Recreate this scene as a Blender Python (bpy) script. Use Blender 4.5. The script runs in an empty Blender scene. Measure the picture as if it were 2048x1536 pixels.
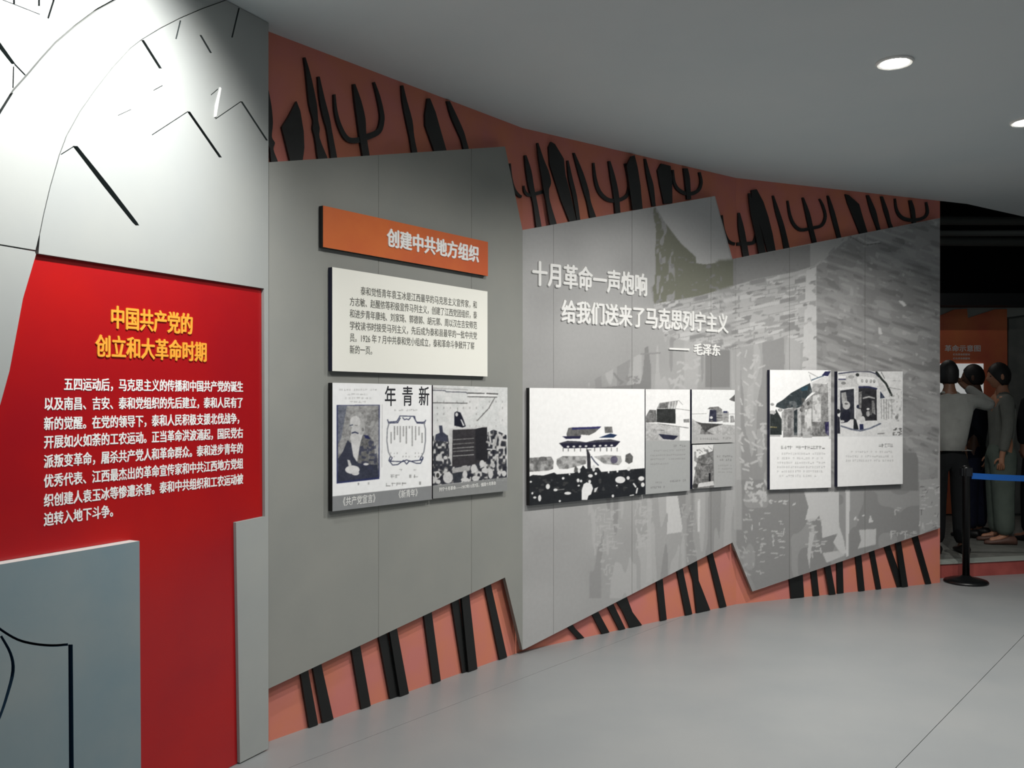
import bpy, bmesh, math, random
import numpy as np
from mathutils import Vector, Matrix
from mathutils.geometry import delaunay_2d_cdt
random.seed(7)
scene = bpy.context.scene
C = scene.collection

# ------------------------------------------------------------------ camera, world, exposure
F = 1800.0; HY = 796.0; CH = 1.5; ROOM_H = 3.1
cd = bpy.data.cameras.new('camera'); cam = bpy.data.objects.new('camera', cd); C.objects.link(cam)
cam.location = (0, 0, CH); cam.rotation_euler = (math.radians(90), 0, 0)
cd.sensor_width = 36; cd.lens = F / 2048 * 36; cd.shift_y = (HY - 768) / 2048
cd.clip_start = 0.05; cd.clip_end = 100
scene.camera = cam
w = bpy.data.worlds.new('world'); scene.world = w; w.use_nodes = True
w.node_tree.nodes['Background'].inputs[0].default_value = (0.86, 0.95, 1.0, 1)
w.node_tree.nodes['Background'].inputs[1].default_value = 0.34
vs = scene.view_settings
vs.view_transform = 'Standard'; vs.look = 'None'; vs.gamma = 1.0; vs.use_curve_mapping = False
vs.exposure = 0.0
try:
    scene.cycles.max_bounces = 6
except Exception:
    pass

def spot(loc, target, power, size=1.6, blend=0.6, radius=0.05, col=(1, 0.97, 0.92)):
    l = bpy.data.lights.new('downlight_or_fill_beam', 'SPOT'); l.energy = power; l.spot_size = size; l.spot_blend = blend
    l.shadow_soft_size = radius; l.color = col
    o = bpy.data.objects.new('downlight_or_fill_beam', l); C.objects.link(o); o.location = loc
    d = Vector(target) - Vector(loc); o.rotation_euler = d.to_track_quat('-Z', 'Y').to_euler()
    return o
# downlights in the ceiling, in a row parallel to the curved wall (two of them are in view)
DL = [(-0.78, 2.62), (0.55, 3.30), (1.82, 4.28), (2.97, 5.20)]
spot((-0.78, 2.62, 3.05), (-1.42, 3.02, 2.42), 180, 1.7, 0.9, 0.04, (1, 0.99, 0.97))
spot((0.55, 3.30, 3.05), (0.15, 3.95, 0.0), 92, 2.35, 0.7, 0.02)
spot((1.82, 4.28, 3.05), (1.2, 5.2, 0.0), 165, 2.25, 0.7, 0.02)
spot((2.97, 5.20, 3.05), (2.6, 6.0, 0.0), 140, 2.2, 0.7, 0.02)
spot((1.4, 1.9, 3.05), (1.3, 2.2, 0.0), 105, 2.3, 0.8, 0.06)
spot((3.4, 3.2, 3.05), (3.2, 3.6, 0.0), 100, 2.3, 0.8, 0.06)

spot((3.9, 9.4, 3.4), (4.2, 10.0, 0.0), 70, 2.4, 0.5, 0.06, (1, 0.93, 0.86))  # added spot without a fixture, brightens the far area around the visitors

# ------------------------------------------------------------------ helpers
def lin(c):
    c = np.asarray(c, float) / 255.0
    return np.where(c <= 0.04045, c / 12.92, ((c + 0.055) / 1.055) ** 2.4)
MATS = {}
def mat(name, col, rough=0.6, spec=0.5, var=0.0, nscale=6.0, col2=None, emit=0, bump=0.0, metal=0.0):
    if name in MATS: return MATS[name]
    m = bpy.data.materials.new(name); m.use_nodes = True
    nt = m.node_tree; b = nt.nodes['Principled BSDF']
    c = tuple(lin(col)) + (1,)
    b.inputs['Base Color'].default_value = c
    b.inputs['Roughness'].default_value = rough
    b.inputs['Specular IOR Level'].default_value = spec
    b.inputs['Metallic'].default_value = metal
    if var or col2 is not None:
        tc = nt.nodes.new('ShaderNodeTexCoord'); nz = nt.nodes.new('ShaderNodeTexNoise'); nz.inputs['Scale'].default_value = nscale
        nz.inputs['Detail'].default_value = 5
        mx = nt.nodes.new('ShaderNodeMix'); mx.data_type = 'RGBA'
        rp = nt.nodes.new('ShaderNodeMapRange'); rp.inputs[1].default_value = 0.35; rp.inputs[2].default_value = 0.65
        nt.links.new(tc.outputs['Object'], nz.inputs['Vector']); nt.links.new(nz.outputs['Fac'], rp.inputs[0])
        nt.links.new(rp.outputs[0], mx.inputs['Factor'])
        c2 = tuple(lin(col2)) + (1,) if col2 is not None else tuple(v * (1 - var) for v in c[:3]) + (1,)
        mx.inputs[6].default_value = c; mx.inputs[7].default_value = c2
        nt.links.new(mx.outputs[2], b.inputs['Base Color'])
        if bump:
            bp = nt.nodes.new('ShaderNodeBump'); bp.inputs['Strength'].default_value = bump; bp.inputs['Distance'].default_value = 0.01
            n2 = nt.nodes.new('ShaderNodeTexNoise'); n2.inputs['Scale'].default_value = nscale * 12
            nt.links.new(tc.outputs['Object'], n2.inputs['Vector'])
            nt.links.new(n2.outputs['Fac'], bp.inputs['Height']); nt.links.new(bp.outputs[0], b.inputs['Normal'])
    if emit:
        b.inputs['Emission Color'].default_value = c; b.inputs['Emission Strength'].default_value = emit
    MATS[name] = m
    return m
def vmat(name, rough=0.5):
    if name in MATS: return MATS[name]
    m = bpy.data.materials.new(name); m.use_nodes = True; nt = m.node_tree; b = nt.nodes['Principled BSDF']
    a = nt.nodes.new('ShaderNodeVertexColor'); a.layer_name = 'print'
    nz = nt.nodes.new('ShaderNodeTexNoise'); nz.inputs['Scale'].default_value = 40
    tc = nt.nodes.new('ShaderNodeTexCoord'); nt.links.new(tc.outputs['Object'], nz.inputs['Vector'])
    mr = nt.nodes.new('ShaderNodeMapRange'); mr.inputs[3].default_value = 0.94; mr.inputs[4].default_value = 1.06
    nt.links.new(nz.outputs['Fac'], mr.inputs[0])
    mu = nt.nodes.new('ShaderNodeVectorMath'); mu.operation = 'SCALE'
    nt.links.new(a.outputs['Color'], mu.inputs[0]); nt.links.new(mr.outputs[0], mu.inputs['Scale'])
    nt.links.new(mu.outputs[0], b.inputs['Base Color']); b.inputs['Roughness'].default_value = rough
    MATS[name] = m
    return m

class Facet:
    """a vertical plane; local frame: x along the wall, y into the wall, z up"""
    def __init__(s, P0, P1):
        s.P0 = Vector((P0[0], P0[1], 0)); d = Vector((P1[0] - P0[0], P1[1] - P0[1], 0)); s.L = d.length
        s.U = d.normalized(); s.Y = Vector((-s.U.y, s.U.x, 0)); s.n = -s.Y
    def unp(s, px, py, off=0.0):
        r = Vector(((px - 1024) / F, 1.0, -(py - HY) / F)); c = Vector((0, 0, CH))
        t = (off + s.n.dot(s.P0 - c)) / s.n.dot(r)
        p = c + r * t
        return (p - s.P0).dot(s.U), p.z
    def dist(s, px, off=0.0):
        r = Vector(((px - 1024) / F, 1.0, 0))
        return (off + s.n.dot(s.P0 - Vector((0, 0, 0)))) / s.n.dot(r)
    def M(s, u=0, off=0, z=0):
        o = s.P0 + s.U * u + s.n * off; o.z = z
        return Matrix(((s.U.x, s.Y.x, 0, o.x), (s.U.y, s.Y.y, 0, o.y), (0, 0, 1, o.z), (0, 0, 0, 1)))

def on_ceiling(px, py):
    d = F * (ROOM_H - CH) / (HY - py); return ((px - 1024) / F * d, d)
A_ = on_ceiling(537, 63); B_ = on_ceiling(1045, 256); C_ = on_ceiling(1472, 356); D_ = on_ceiling(1880, 402)
def left_pt(px):
    d = 1 / (0.2625 * (1 + (528 - px) * 7.08e-4)); return ((px - 1024) / F * d, d)
FL = Facet(left_pt(0), left_pt(537)); FA = Facet(A_, B_); FB = Facet(B_, C_); FC = Facet(C_, D_)
FF = Facet((2.5, 10.6), (9.0, 10.6))

def tag(o, label=None, cat=None, group=None, kind=None):
    if label: o['label'] = label
    if cat: o['category'] = cat
    if group: o['group'] = group
    if kind: o['kind'] = kind
    return o
def place(o, M, parent=None):
    C.objects.link(o)
    if parent is not None:
        o.parent = parent
        o.matrix_local = parent['_M'].inverted() @ M if False else PM[parent.name].inverted() @ M
    else:
        o.matrix_world = M
    PM[o.name] = M.copy()
    return o
PM = {}
def empty(name, M):
    return place(bpy.data.objects.new(name, None), M)
def mobj(name, verts, faces, mats, M=None, parent=None, fmat=None, smooth=False):
    me = bpy.data.meshes.new(name); me.from_pydata([tuple(v) for v in verts], [], faces)
    for m in (mats if isinstance(mats, (list, tuple)) else [mats]): me.materials.append(m)
    if fmat is not None: me.polygons.foreach_set('material_index', fmat)
    if smooth: me.polygons.foreach_set('use_smooth', [True] * len(me.polygons))
    me.validate(); me.update()
    return place(bpy.data.objects.new(name, me), M or Matrix.Identity(4), parent)
def inside(pt, poly):
    x, y = pt; r = False; n = len(poly); j = n - 1
    for i in range(n):
        xi, yi = poly[i]; xj, yj = poly[j]
        if (yi > y) != (yj > y) and x < (xj - xi) * (y - yi) / (yj - yi) + xi: r = not r
        j = i
    return r
def board_geo(outers, holes, o0, o1, org=(0, 0)):
    """outers/holes: lists of (u,z) polygons -> slab between offsets o0 (back) and o1 (front)"""
    pts = []; edges = []
    for pl in list(outers) + list(holes):
        k = len(pts); pts += [Vector(p) for p in pl]; edges += [(k + i, k + (i + 1) % len(pl)) for i in range(len(pl))]
    v, e, f, *_ = delaunay_2d_cdt(pts, edges, [], 0, 1e-6)
    keep = []
    for t in f:
        cx = sum(v[i].x for i in t) / len(t); cy = sum(v[i].y for i in t) / len(t)
        if any(inside((cx, cy), p) for p in outers) and not any(inside((cx, cy), h) for h in holes): keep.append(list(t))
    n = len(v)
    V = [(p.x - org[0], -o1, p.y - org[1]) for p in v] + [(p.x - org[0], -o0, p.y - org[1]) for p in v]
    Fc = []; FM = []; he = {}
    for t in keep:
        a = sum((v[t[i]].x * v[t[(i + 1) % len(t)]].y - v[t[(i + 1) % len(t)]].x * v[t[i]].y) for i in range(len(t)))
        if a < 0: t = t[::-1]
        Fc.append(tuple(t)); FM.append(0)
        Fc.append(tuple(i + n for i in t[::-1])); FM.append(1)
        for i in range(len(t)): he[(t[i], t[(i + 1) % len(t)])] = 1
    for (a, b) in he:
        if (b, a) not in he:
            d = v[b] - v[a]; mp = (v[a] + v[b]) / 2 + Vector((d.y, -d.x)).normalized() * 2e-4
            Fc.append((b, a, a + n, b + n)); FM.append(2 if any(inside(mp, h) for h in holes) else 1)
    return V, Fc, FM
def board(name, fac, outers, o0, o1, mats, holes=(), parent=None, px=True):
    """outers in photo pixels, measured on the front surface"""
    cv = (lambda p: fac.unp(p[0], p[1], o1)) if px else (lambda p: p)
    outers = [[cv(p) for p in pl] for pl in outers]; holes = [[cv(p) for p in pl] for pl in holes]
    us = [p[0] for pl in outers for p in pl]; zs = [p[1] for pl in outers for p in pl]
    org = ((min(us) + max(us)) / 2, min(zs))
    V, Fc, FM = board_geo(outers, holes, o0, o1, org)
    if not isinstance(mats, (list, tuple)): mats = [mats, mats]
    if len(mats) < 3: mats = list(mats) + [mats[1]]
    return mobj(name, V, Fc, mats, fac.M(org[0], 0, org[1]), parent, FM)
def stroke(pts):
    """centre-line points (x, y, width) -> outline"""
    L = []; R = []
    for i, p in enumerate(pts):
        a = pts[max(0, i - 1)]; b = pts[min(len(pts) - 1, i + 1)]
        d = Vector((b[0] - a[0], b[1] - a[1])).normalized(); nn = Vector((-d.y, d.x)) * (p[2] / 2)
        L.append((p[0] + nn.x, p[1] + nn.y)); R.append((p[0] - nn.x, p[1] - nn.y))
    return L + R[::-1]
def vstroke(pts):
    """as stroke, with the widths measured horizontally"""
    return [(x + w / 2, y) for x, y, w in pts] + [(x - w / 2, y) for x, y, w in pts[::-1]]
def crop(T, pts):
    ox, oy, s = T
    return [(ox + p[0] / s, oy + p[1] / s) + ((p[2] / s,) if len(p) > 2 else ()) for p in pts]
def dense(pts, k=4):
    """Catmull-Rom subdivision of (x,y,w)"""
    out = []; n = len(pts)
    for i in range(n - 1):
        p0, p1, p2, p3 = [np.array(pts[max(0, min(n - 1, j))], float) for j in (i - 1, i, i + 1, i + 2)]
        for t in np.arange(0, 1, 1 / k):
            out.append(tuple(0.5 * ((2 * p1) + (-p0 + p2) * t + (2 * p0 - 5 * p1 + 4 * p2 - p3) * t * t + (-p0 + 3 * p1 - 3 * p2 + p3) * t ** 3)))
    out.append(tuple(map(float, pts[-1])))
    return out
def box_geo(x0, x1, y0, y1, z0, z1):
    v = [(x, y, z) for x in (x0, x1) for y in (y0, y1) for z in (z0, z1)]
    return v, [(0, 1, 3, 2), (4, 6, 7, 5), (0, 4, 5, 1), (2, 3, 7, 6), (0, 2, 6, 4), (1, 5, 7, 3)]
def prism(name, poly, z0, z1, m, kind='structure', parent=None):
    n = len(poly); V = [(x, y, z0) for x, y in poly] + [(x, y, z1) for x, y in poly]
    Fc = [tuple(range(n))[::-1], tuple(range(n, 2 * n))] + [(i, (i + 1) % n, (i + 1) % n + n, i + n) for i in range(n)]
    o = mobj(name, V, Fc, m, None, parent)
    if kind: o['kind'] = kind
    return o
def lathe(prof, seg=32, center=(0, 0)):
    V = []; Fc = []
    for r, z in prof:
        for k in range(seg):
            a = 2 * math.pi * k / seg; V.append((center[0] + r * math.cos(a), center[1] + r * math.sin(a), z))
    for i in range(len(prof) - 1):
        for k in range(seg):
            Fc.append((i * seg + k, i * seg + (k + 1) % seg, (i + 1) * seg + (k + 1) % seg, (i + 1) * seg + k))
    Fc.append(tuple(range(seg))[::-1]); Fc.append(tuple((len(prof) - 1) * seg + k for k in range(seg)))
    return V, Fc

# ------------------------------------------------------------------ lettering
TXT = {}
def text_mesh(s, bold=0.012, extrude=0.0):
    k = (s, bold, extrude)
    if k in TXT: return TXT[k]
    fc = bpy.data.curves.new('lettering', 'FONT'); fc.body = s; fc.size = 1.0; fc.resolution_u = 2
    fc.extrude = extrude
    o = bpy.data.objects.new('lettering', fc); C.objects.link(o)
    dg = bpy.context.evaluated_depsgraph_get(); dg.update()
    me = bpy.data.meshes.new_from_object(o.evaluated_get(dg))
    bpy.data.objects.remove(o)
    n = len(me.vertices); co = np.zeros(n * 3); me.vertices.foreach_get('co', co); co = co.reshape(-1, 3)
    faces = [tuple(p.vertices) for p in me.polygons]
    bpy.data.meshes.remove(me)
    if bold > 0 and n:
        base = co; fb = faces; parts = []; faces = []
        for q, (dx, dy) in enumerate(((bold, 0), (-bold, 0), (0, bold * .6), (0, -bold * .6))):
            c2 = base.copy(); c2[:, 0] += dx; c2[:, 1] += dy
            if extrude: c2[:, 2] = (c2[:, 2] + .5) * (1 - .04 * q) - .5
            else: c2[:, 2] -= .0004 * q
            parts.append(c2); faces += [tuple(i + q * n for i in f) for f in fb]
        co = np.vstack(parts)
    TXT[k] = (co, faces)
    return TXT[k]
ADV = None
def em():
    global ADV
    if ADV is None:
        a, _ = text_mesh('国', 0); b, _ = text_mesh('国国国', 0)
        ADV = ((b[:, 0].max() - a[:, 0].max()) / 2, (a[:, 1].min() + a[:, 1].max()) / 2, a[:, 1].max() - a[:, 1].min())
    return ADV
def text_on(name, s, fac, off, u, z, adv, h, m, parent, bold=0.012, thick=0.0015, cw=1.0):
    """u = left of the first character cell, z = centre height, adv = cell width, h = glyph height"""
    A, yc, gh = em()
    co, faces = text_mesh(s, bold, 0.5 if thick > 0 else 0)
    if len(co) == 0: return None
    V = np.zeros_like(co); sx = adv / A; sz = h / gh
    V[:, 0] = (co[:, 0] - A / 2) * sx * cw + adv / 2 if cw != 1 else co[:, 0] * sx; V[:, 2] = (co[:, 1] - yc) * sz; V[:, 1] = -(co[:, 2] + 0.5) * thick
    return mobj(name, V, faces, m, fac.M(u, off + 0.0003, z), parent)
def text_px(name, s, fac, off, x0, y0, x1, hpx, m, parent, n=None, chars=False, bold=0.012, thick=0.0015, y1=None, cw=1.0):
    """line of full-width characters from pixel x0 to x1; y0 = centre at x0, hpx = glyph height in pixels at x0"""
    n = n or len(s); u0, z = fac.unp(x0, y0, off); u1, z1 = fac.unp(x1, y1 if y1 is not None else y0, off)
    if y1 is not None: z = (z + z1) / 2
    adv = (u1 - u0) / n; h = hpx * fac.dist(x0, off) / F
    if chars:
        for i, ch in enumerate(s):
            if ch.strip(): text_on(name, ch, fac, off, u0 + adv * i, z, adv, h, m, parent, bold, thick, cw)
    else:
        return tag(text_on(name, s, fac, off, u0, z, adv, h, m, parent, bold, thick), kind='stuff')

# ------------------------------------------------------------------ printed pictures
class Cv:
    def __init__(s, x0, y0, x1, y1, sc=2, base=(150, 150, 150)):
        s.x0, s.y0, s.s = x0, y0, sc; s.W = int((x1 - x0) * sc) + 2; s.H = int((y1 - y0) * sc) + 2
        s.a = np.zeros((s.H, s.W, 3)); s.a[:] = base
        s.X, s.Y = np.meshgrid(np.arange(s.W) / sc + x0, np.arange(s.H) / sc + y0)
        s.T = (0, 0, 1); s.rng = np.random.RandomState(int(x0 + y0))
    def _c(s, v): return np.array(v if hasattr(v, '__len__') else (v, v, v), float)
    def _p(s, pts): return [(s.T[0] + p[0] / s.T[2], s.T[1] + p[1] / s.T[2]) for p in pts]
    def mask(s, pts):
        P = s._p(pts); m = np.zeros(s.X.shape, bool); j = len(P) - 1
        for i in range(len(P)):
            (xi, yi), (xj, yj) = P[i], P[j]
            if yi != yj:
                m ^= ((yi > s.Y) != (yj > s.Y)) & (s.X < (xj - xi) * (s.Y - yi) / (yj - yi) + xi)
            j = i
        return m
    def poly(s, pts, v, al=1.0):
        m = s.mask(pts); s.a[m] = s.a[m] * (1 - al) + s._c(v) * al
    def line(s, pts, wd, v, al=1.0):
        P = s._p(pts); wd = wd / s.T[2]
        for (xa, ya), (xb, yb) in zip(P[:-1], P[1:]):
            dx, dy = xb - xa, yb - ya; L = dx * dx + dy * dy + 1e-9
            t = np.clip(((s.X - xa) * dx + (s.Y - ya) * dy) / L, 0, 1)
            m = (s.X - xa - t * dx) ** 2 + (s.Y - ya - t * dy) ** 2 < (wd / 2) ** 2
            s.a[m] = s.a[m] * (1 - al) + s._c(v) * al
    def ell(s, cx, cy, rx, ry, v, al=1.0):
        (cx, cy), = s._p([(cx, cy)]); rx /= s.T[2]; ry /= s.T[2]
        m = ((s.X - cx) / rx) ** 2 + ((s.Y - cy) / ry) ** 2 < 1
        s.a[m] = s.a[m] * (1 - al) + s._c(v) * al
    def noise(s, sx, sy, seed=0, shear=0.0):
        r = np.random.RandomState(seed); g = r.rand(257, 257)
        x = (s.X) / sx; y = (s.Y + shear * s.X) / sy
        xi = np.floor(x).astype(int); yi = np.floor(y).astype(int); fx = x - xi; fy = y - yi
        fx = fx * fx * (3 - 2 * fx); fy = fy * fy * (3 - 2 * fy)
        q = lambda a, b: g[b % 257, a % 257]
        return (q(xi, yi) * (1 - fx) + q(xi + 1, yi) * fx) * (1 - fy) + (q(xi, yi + 1) * (1 - fx) + q(xi + 1, yi + 1) * fx) * fy
    def paint(s, m, v, al=1.0):
        s.a[m] = s.a[m] * (1 - al) + s._c(v) * al
    def scribble(s, x0, y, x1, h, v, cw=None, slope=0.0):
        (x0, y), (x1, _) = s._p([(x0, y), (x1, y)]); h /= s.T[2]; cw = (cw / s.T[2]) if cw else h * 0.9
        T = s.T; s.T = (0, 0, 1); x = x0
        while x + cw * .8 <= x1:
            yy = y + slope * (x - x0)
            if s.rng.rand() > 0.1:
                for k in range(3):
                    a = x + s.rng.rand() * cw * .6; b = yy - h / 2 + s.rng.rand() * h
                    if s.rng.rand() > .5: s.line([(x, b), (x + cw * .75, b)], max(.6, h * .14), v, .8)
                    else: s.line([(a, yy - h / 2), (a, yy + h / 2)], max(.6, h * .14), v, .8)
            x += cw
        s.T = T
    def grit(s, amp, x0, y0, x1, y1):
        g = (s.noise(6, 6, 91) - .5) * 34 + (s.noise(2.2, 2.6, 92) - .5) * 46 + (s.noise(1.2, 1.2, 93) - .5) * 24
        w_ = 1 - np.abs(s.a[..., :1] - 130) / 125.0
        rg = ((s.X > x0) & (s.X < x1) & (s.Y > y0) & (s.Y < y1))[..., None]
        s.a = np.clip(s.a + rg * amp * g[..., None] * np.clip(w_ + .03, 0, 1), 0, 255)
    def blur(s, k=1):
        for _ in range(k):
            a = np.pad(s.a, ((1, 1), (1, 1), (0, 0)), 'edge')
            s.a = (a[1:-1, 1:-1] * 4 + a[:-2, 1:-1] * 2 + a[2:, 1:-1] * 2 + a[1:-1, :-2] * 2 + a[1:-1, 2:] * 2 + a[:-2, :-2] + a[2:, 2:] + a[:-2, 2:] + a[2:, :-2]) / 16
    def sample(s, px, py):
        x = np.clip((px - s.x0) * s.s, 0, s.W - 1.001); y = np.clip((py - s.y0) * s.s, 0, s.H - 1.001)
        xi = x.astype(int); yi = y.astype(int); fx = (x - xi)[:, None]; fy = (y - yi)[:, None]; a = s.a
        return (a[yi, xi] * (1 - fx) + a[yi, xi + 1] * fx) * (1 - fy) + (a[yi + 1, xi] * (1 - fx) + a[yi + 1, xi + 1] * fx) * fy

def chain(ch, x):
    return float(np.interp(x, [p[0] for p in ch], [p[1] for p in ch]))
def sheet(name, fac, x0, x1, top, bot, o0, o1, mats, parent=None, cv=None, step=1.5):
    """slab bounded by two chains (photo pixels on its front face); grid front coloured from a print if given"""
    if cv is not None:
        nx = max(2, int((x1 - x0) / step)); xs = set(np.linspace(x0, x1, nx + 1))
        H = max(abs(chain(bot, x) - chain(top, x)) for x in (x0, x1)); ny = max(2, int(H / step))
    else:
        xs = {x0, x1}; ny = 1
    for ch in (top, bot): xs |= {p[0] for p in ch if x0 < p[0] < x1}
    xs = sorted(xs); V = []; PX = []; PY = []
    for x in xs:
        t, b = chain(top, x), chain(bot, x)
        for j in range(ny + 1):
            y = b + (t - b) * j / ny; u, z = fac.unp(x, y, o1); V.append((u, -o1, max(z, 0.002))); PX.append(x); PY.append(y)
    m = ny + 1; Fc = [(i * m + j, (i + 1) * m + j, (i + 1) * m + j + 1, i * m + j + 1) for i in range(len(xs) - 1) for j in range(ny)]
    nf = len(Fc); ring = [i * m for i in range(len(xs))] + [(len(xs) - 1) * m + j for j in range(1, m)] + \
        [i * m + ny for i in range(len(xs) - 2, -1, -1)] + [j for j in range(ny - 1, 0, -1)]
    k = len(V); V += [(V[i][0], -o0, V[i][2]) for i in ring]; R = len(ring)
    Fc += [(ring[(a + 1) % R], ring[a], k + a, k + (a + 1) % R) for a in range(R)]
    Fc.append(tuple(range(k, k + R))[::-1])
    org = ((V[0][0] + V[(len(xs) - 1) * m][0]) / 2, 0, min(v[2] for v in V))
    V = [(v[0] - org[0], v[1], v[2] - org[2]) for v in V]
    if not isinstance(mats, (list, tuple)): mats = [mats, mats]
    o = mobj(name, V, Fc, mats, fac.M(org[0], 0, org[2]), parent, [0] * nf + [1] * (R + 1))
    if cv is not None:
        col = np.ones((len(V), 4)); col[:] = (.2, .2, .2, 1); col[:k, :3] = lin(cv.sample(np.array(PX), np.array(PY)))
        at = o.data.color_attributes.new('print', 'FLOAT_COLOR', 'POINT'); at.data.foreach_set('color', col.ravel())
    return o

# ------------------------------------------------------------------ materials
M_grey = mat('grey painted board', (145, 146, 141), 0.55, 0.4, col2=(139, 141, 137), nscale=3)
M_edge = mat('grey board edge', (120, 118, 112), 0.6)
M_left = mat('pale grey wall paint', (160, 163, 160), 0.6, 0.3, col2=(154, 158, 157), nscale=2)
M_left2 = mat('cool cast grey', (136, 147, 149), 0.6, 0.3, col2=(118, 138, 146), nscale=2)  # bluish cast of light and lens put into this grey
M_slot = mat('groove shade', (78, 86, 86), 0.8)  # shade inside the slots put into a dark side colour
M_red = mat('red sign lacquer', (172, 20, 20), 0.28, 0.5, col2=(154, 16, 26), nscale=1.5)
M_orange = mat('orange painted wall', (206, 126, 100), 0.6, 0.3, col2=(200, 122, 114), nscale=3.5)
M_black = mat('black lacquered board', (16, 18, 18), 0.35, 0.5)
M_bedge = mat('black board edge', (14, 13, 16), 0.4)
M_nedge = mat('light leak board edge', (18, 22, 52), 0.4)  # blue tint of leaking light put into the edge colour
M_header = mat('orange sign face', (208, 108, 52), 0.5, 0.4, col2=(196, 92, 50), nscale=3)
M_white = mat('white board', (240, 240, 232), 0.5, 0.4)
M_letter = mat('white lettering', (238, 238, 236), 0.45)
M_gold = mat('yellow lettering', (238, 166, 58), 0.4)
M_ink = mat('grey ink', (96, 96, 90), 0.7)
M_inkd = mat('dark ink', (30, 32, 40), 0.7)
M_ceil = mat('ceiling paint', (204, 211, 213), 0.75, 0.2, col2=(198, 207, 210), nscale=1.2)
M_floor = mat('grey vinyl floor', (146, 149, 150), 0.36, 0.4, col2=(140, 144, 146), nscale=2)
M_dark = mat('black ceiling void', (12, 13, 14), 0.9, 0.1)
M_print = vmat('printed picture', 0.45)
M_mural = vmat('printed mural', 0.55)

# ------------------------------------------------------------------ room shell
def wallp(name, fac, u0, u1, z0, z1, o0, o1, m):
    V, Fc = box_geo(0, u1 - u0, -o1, -o0, 0, z1 - z0)
    return tag(mobj(name, V, Fc, m, fac.M(u0, 0, z0)), kind='structure')
wl_end = FL.unp(537, 796, 0)[0]
wallp('wall_left', FL, -2.6, wl_end, 0, ROOM_H, -0.30, -0.045, M_left)
wallp('wall_curved_near', FA, -0.03, FA.L, 0, ROOM_H, -0.15, 0, M_orange)
wallp('wall_curved_middle', FB, 0, FB.L, 0, ROOM_H, -0.15, 0, M_orange)
wallp('wall_curved_far', FC, 0, FC.L, 0, ROOM_H, -0.15, 0, M_orange)
prism('ceiling', [(-5, -3), (8, -3), (8, 9.5), (4.5, 7.93), (3.75, 7.42), (3.46, 7.30), (3.2, 7.6), (0, 7.6), (-5, 7.6)], ROOM_H, ROOM_H + 0.16, M_ceil)
# vinyl floor laid in long sheets with tight joints
fl = tag(empty('floor', Matrix.Identity(4)), kind='structure')
fd = Vector((0.636, 0.772)).normalized(); fn = Vector((fd.y, -fd.x)); s0 = -3.02
for k in range(-4, 8):
    a, b = s0 + 1.9 * k + 0.0015, s0 + 1.9 * (k + 1) - 0.0015
    V = []
    for zz in (-0.03, 0.0):
        for (s, t) in ((a, -9), (b, -9), (b, 18), (a, 18)):
            p = fn * s + fd * t; V.append((p.x, p.y, zz))
    mobj('vinyl_sheet', V, [(3, 2, 1, 0), (4, 5, 6, 7), (0, 1, 5, 4), (1, 2, 6, 5), (2, 3, 7, 6), (3, 0, 4, 7)], M_floor, None, fl)
prism('floor_slab', [(-14, -12), (16, -12), (16, 18), (-14, 18)], -0.10, -0.031, mat('screed', (50, 50, 50), .9))

# raised platform beyond the end of the wall
def edge_y(x, o=0.0): return 7.49 + 0.2375 * (x - 3.56) + o
PZ = 0.128
pf = tag(empty('display_platform', Matrix.Translation((5.5, 9, 0))), 'low platform with red riser and grey tread behind the rope post', 'platform')
def plate(name, y0o, y1, z0, z1, m):
    poly = [(3.0, edge_y(3.0, y0o)), (9, edge_y(9, y0o))] + ([(9, y1), (3.0, y1)] if y1 > 5 else [(9, edge_y(9, y1)), (3.0, edge_y(3.0, y1))])
    prism(name, poly, z0, z1, m, None, pf)
plate('riser', 0.0, 0.05, 0.0, PZ - 0.012, mat('red riser', (170, 84, 78), .6, col2=(150, 70, 66)))
plate('nosing', -0.01, 0.14, PZ - 0.012, PZ, mat('pale nosing', (150, 156, 150), .6))
plate('deck', 0.15, 10.54, 0.0, PZ - 0.004, mat('deck carpet', (112, 114, 108), .9, col2=(98, 100, 96), nscale=12))

# dark open ceiling and back wall beyond the ceiling edge
wallp('wall_back', FF, -2.5, 6.5, 0, 4.2, -0.15, 0, mat('back wall', (96, 98, 94), .8))
prism('ceiling_void', [(1, 7.3), (9, 7.3), (9, 10.8), (1, 10.8)], 4.2, 4.3, M_dark)
prism('wall_right', [(9, -3), (9.1, -3), (9.1, 10.8), (9, 10.8)], 0, 4.3, mat('right wall', (120, 122, 120), .8))
prism('wall_behind', [(-1.2, 7.7), (3.2, 7.7), (3.2, 7.78), (-1.2, 7.78)], 0, 4.3, M_dark)
o = wallp('trim_1', FF, 0.2, 6.4, 2.66, 4.2, 0.0, 0.05, M_dark)
o = wallp('trim_2', FF, 0.2, 6.4, 2.56, 2.70, 0.05, 0.30, mat('black beam', (8, 9, 12), .6))
for i, (y, z, r) in enumerate(((9.4, 3.36, .045), (9.8, 3.22, .05), (9.1, 3.16, .03), (8.8, 3.5, .06))):
    V, Fc = lathe([(r, 0), (r, 5.6)], 14)
    Mx = Matrix.Translation((3.2, y, z)) @ Matrix.Rotation(math.radians(90), 4, 'Y') @ Matrix.Rotation(math.radians(random.uniform(-4, 4)), 4, 'X')
    tag(mobj('ceiling_pipe', V, Fc, mat('dusty pipe', (62, 64, 60), .7), Mx, smooth=True), ['dark pipe in the open ceiling above the visitors, second thickest', 'dark pipe in the open ceiling, farthest back', 'thin lowest dark pipe in the open ceiling above the visitors', 'thickest and highest dark pipe in the open ceiling'][i], 'pipe', 'pipes in the open ceiling', None)

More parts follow.
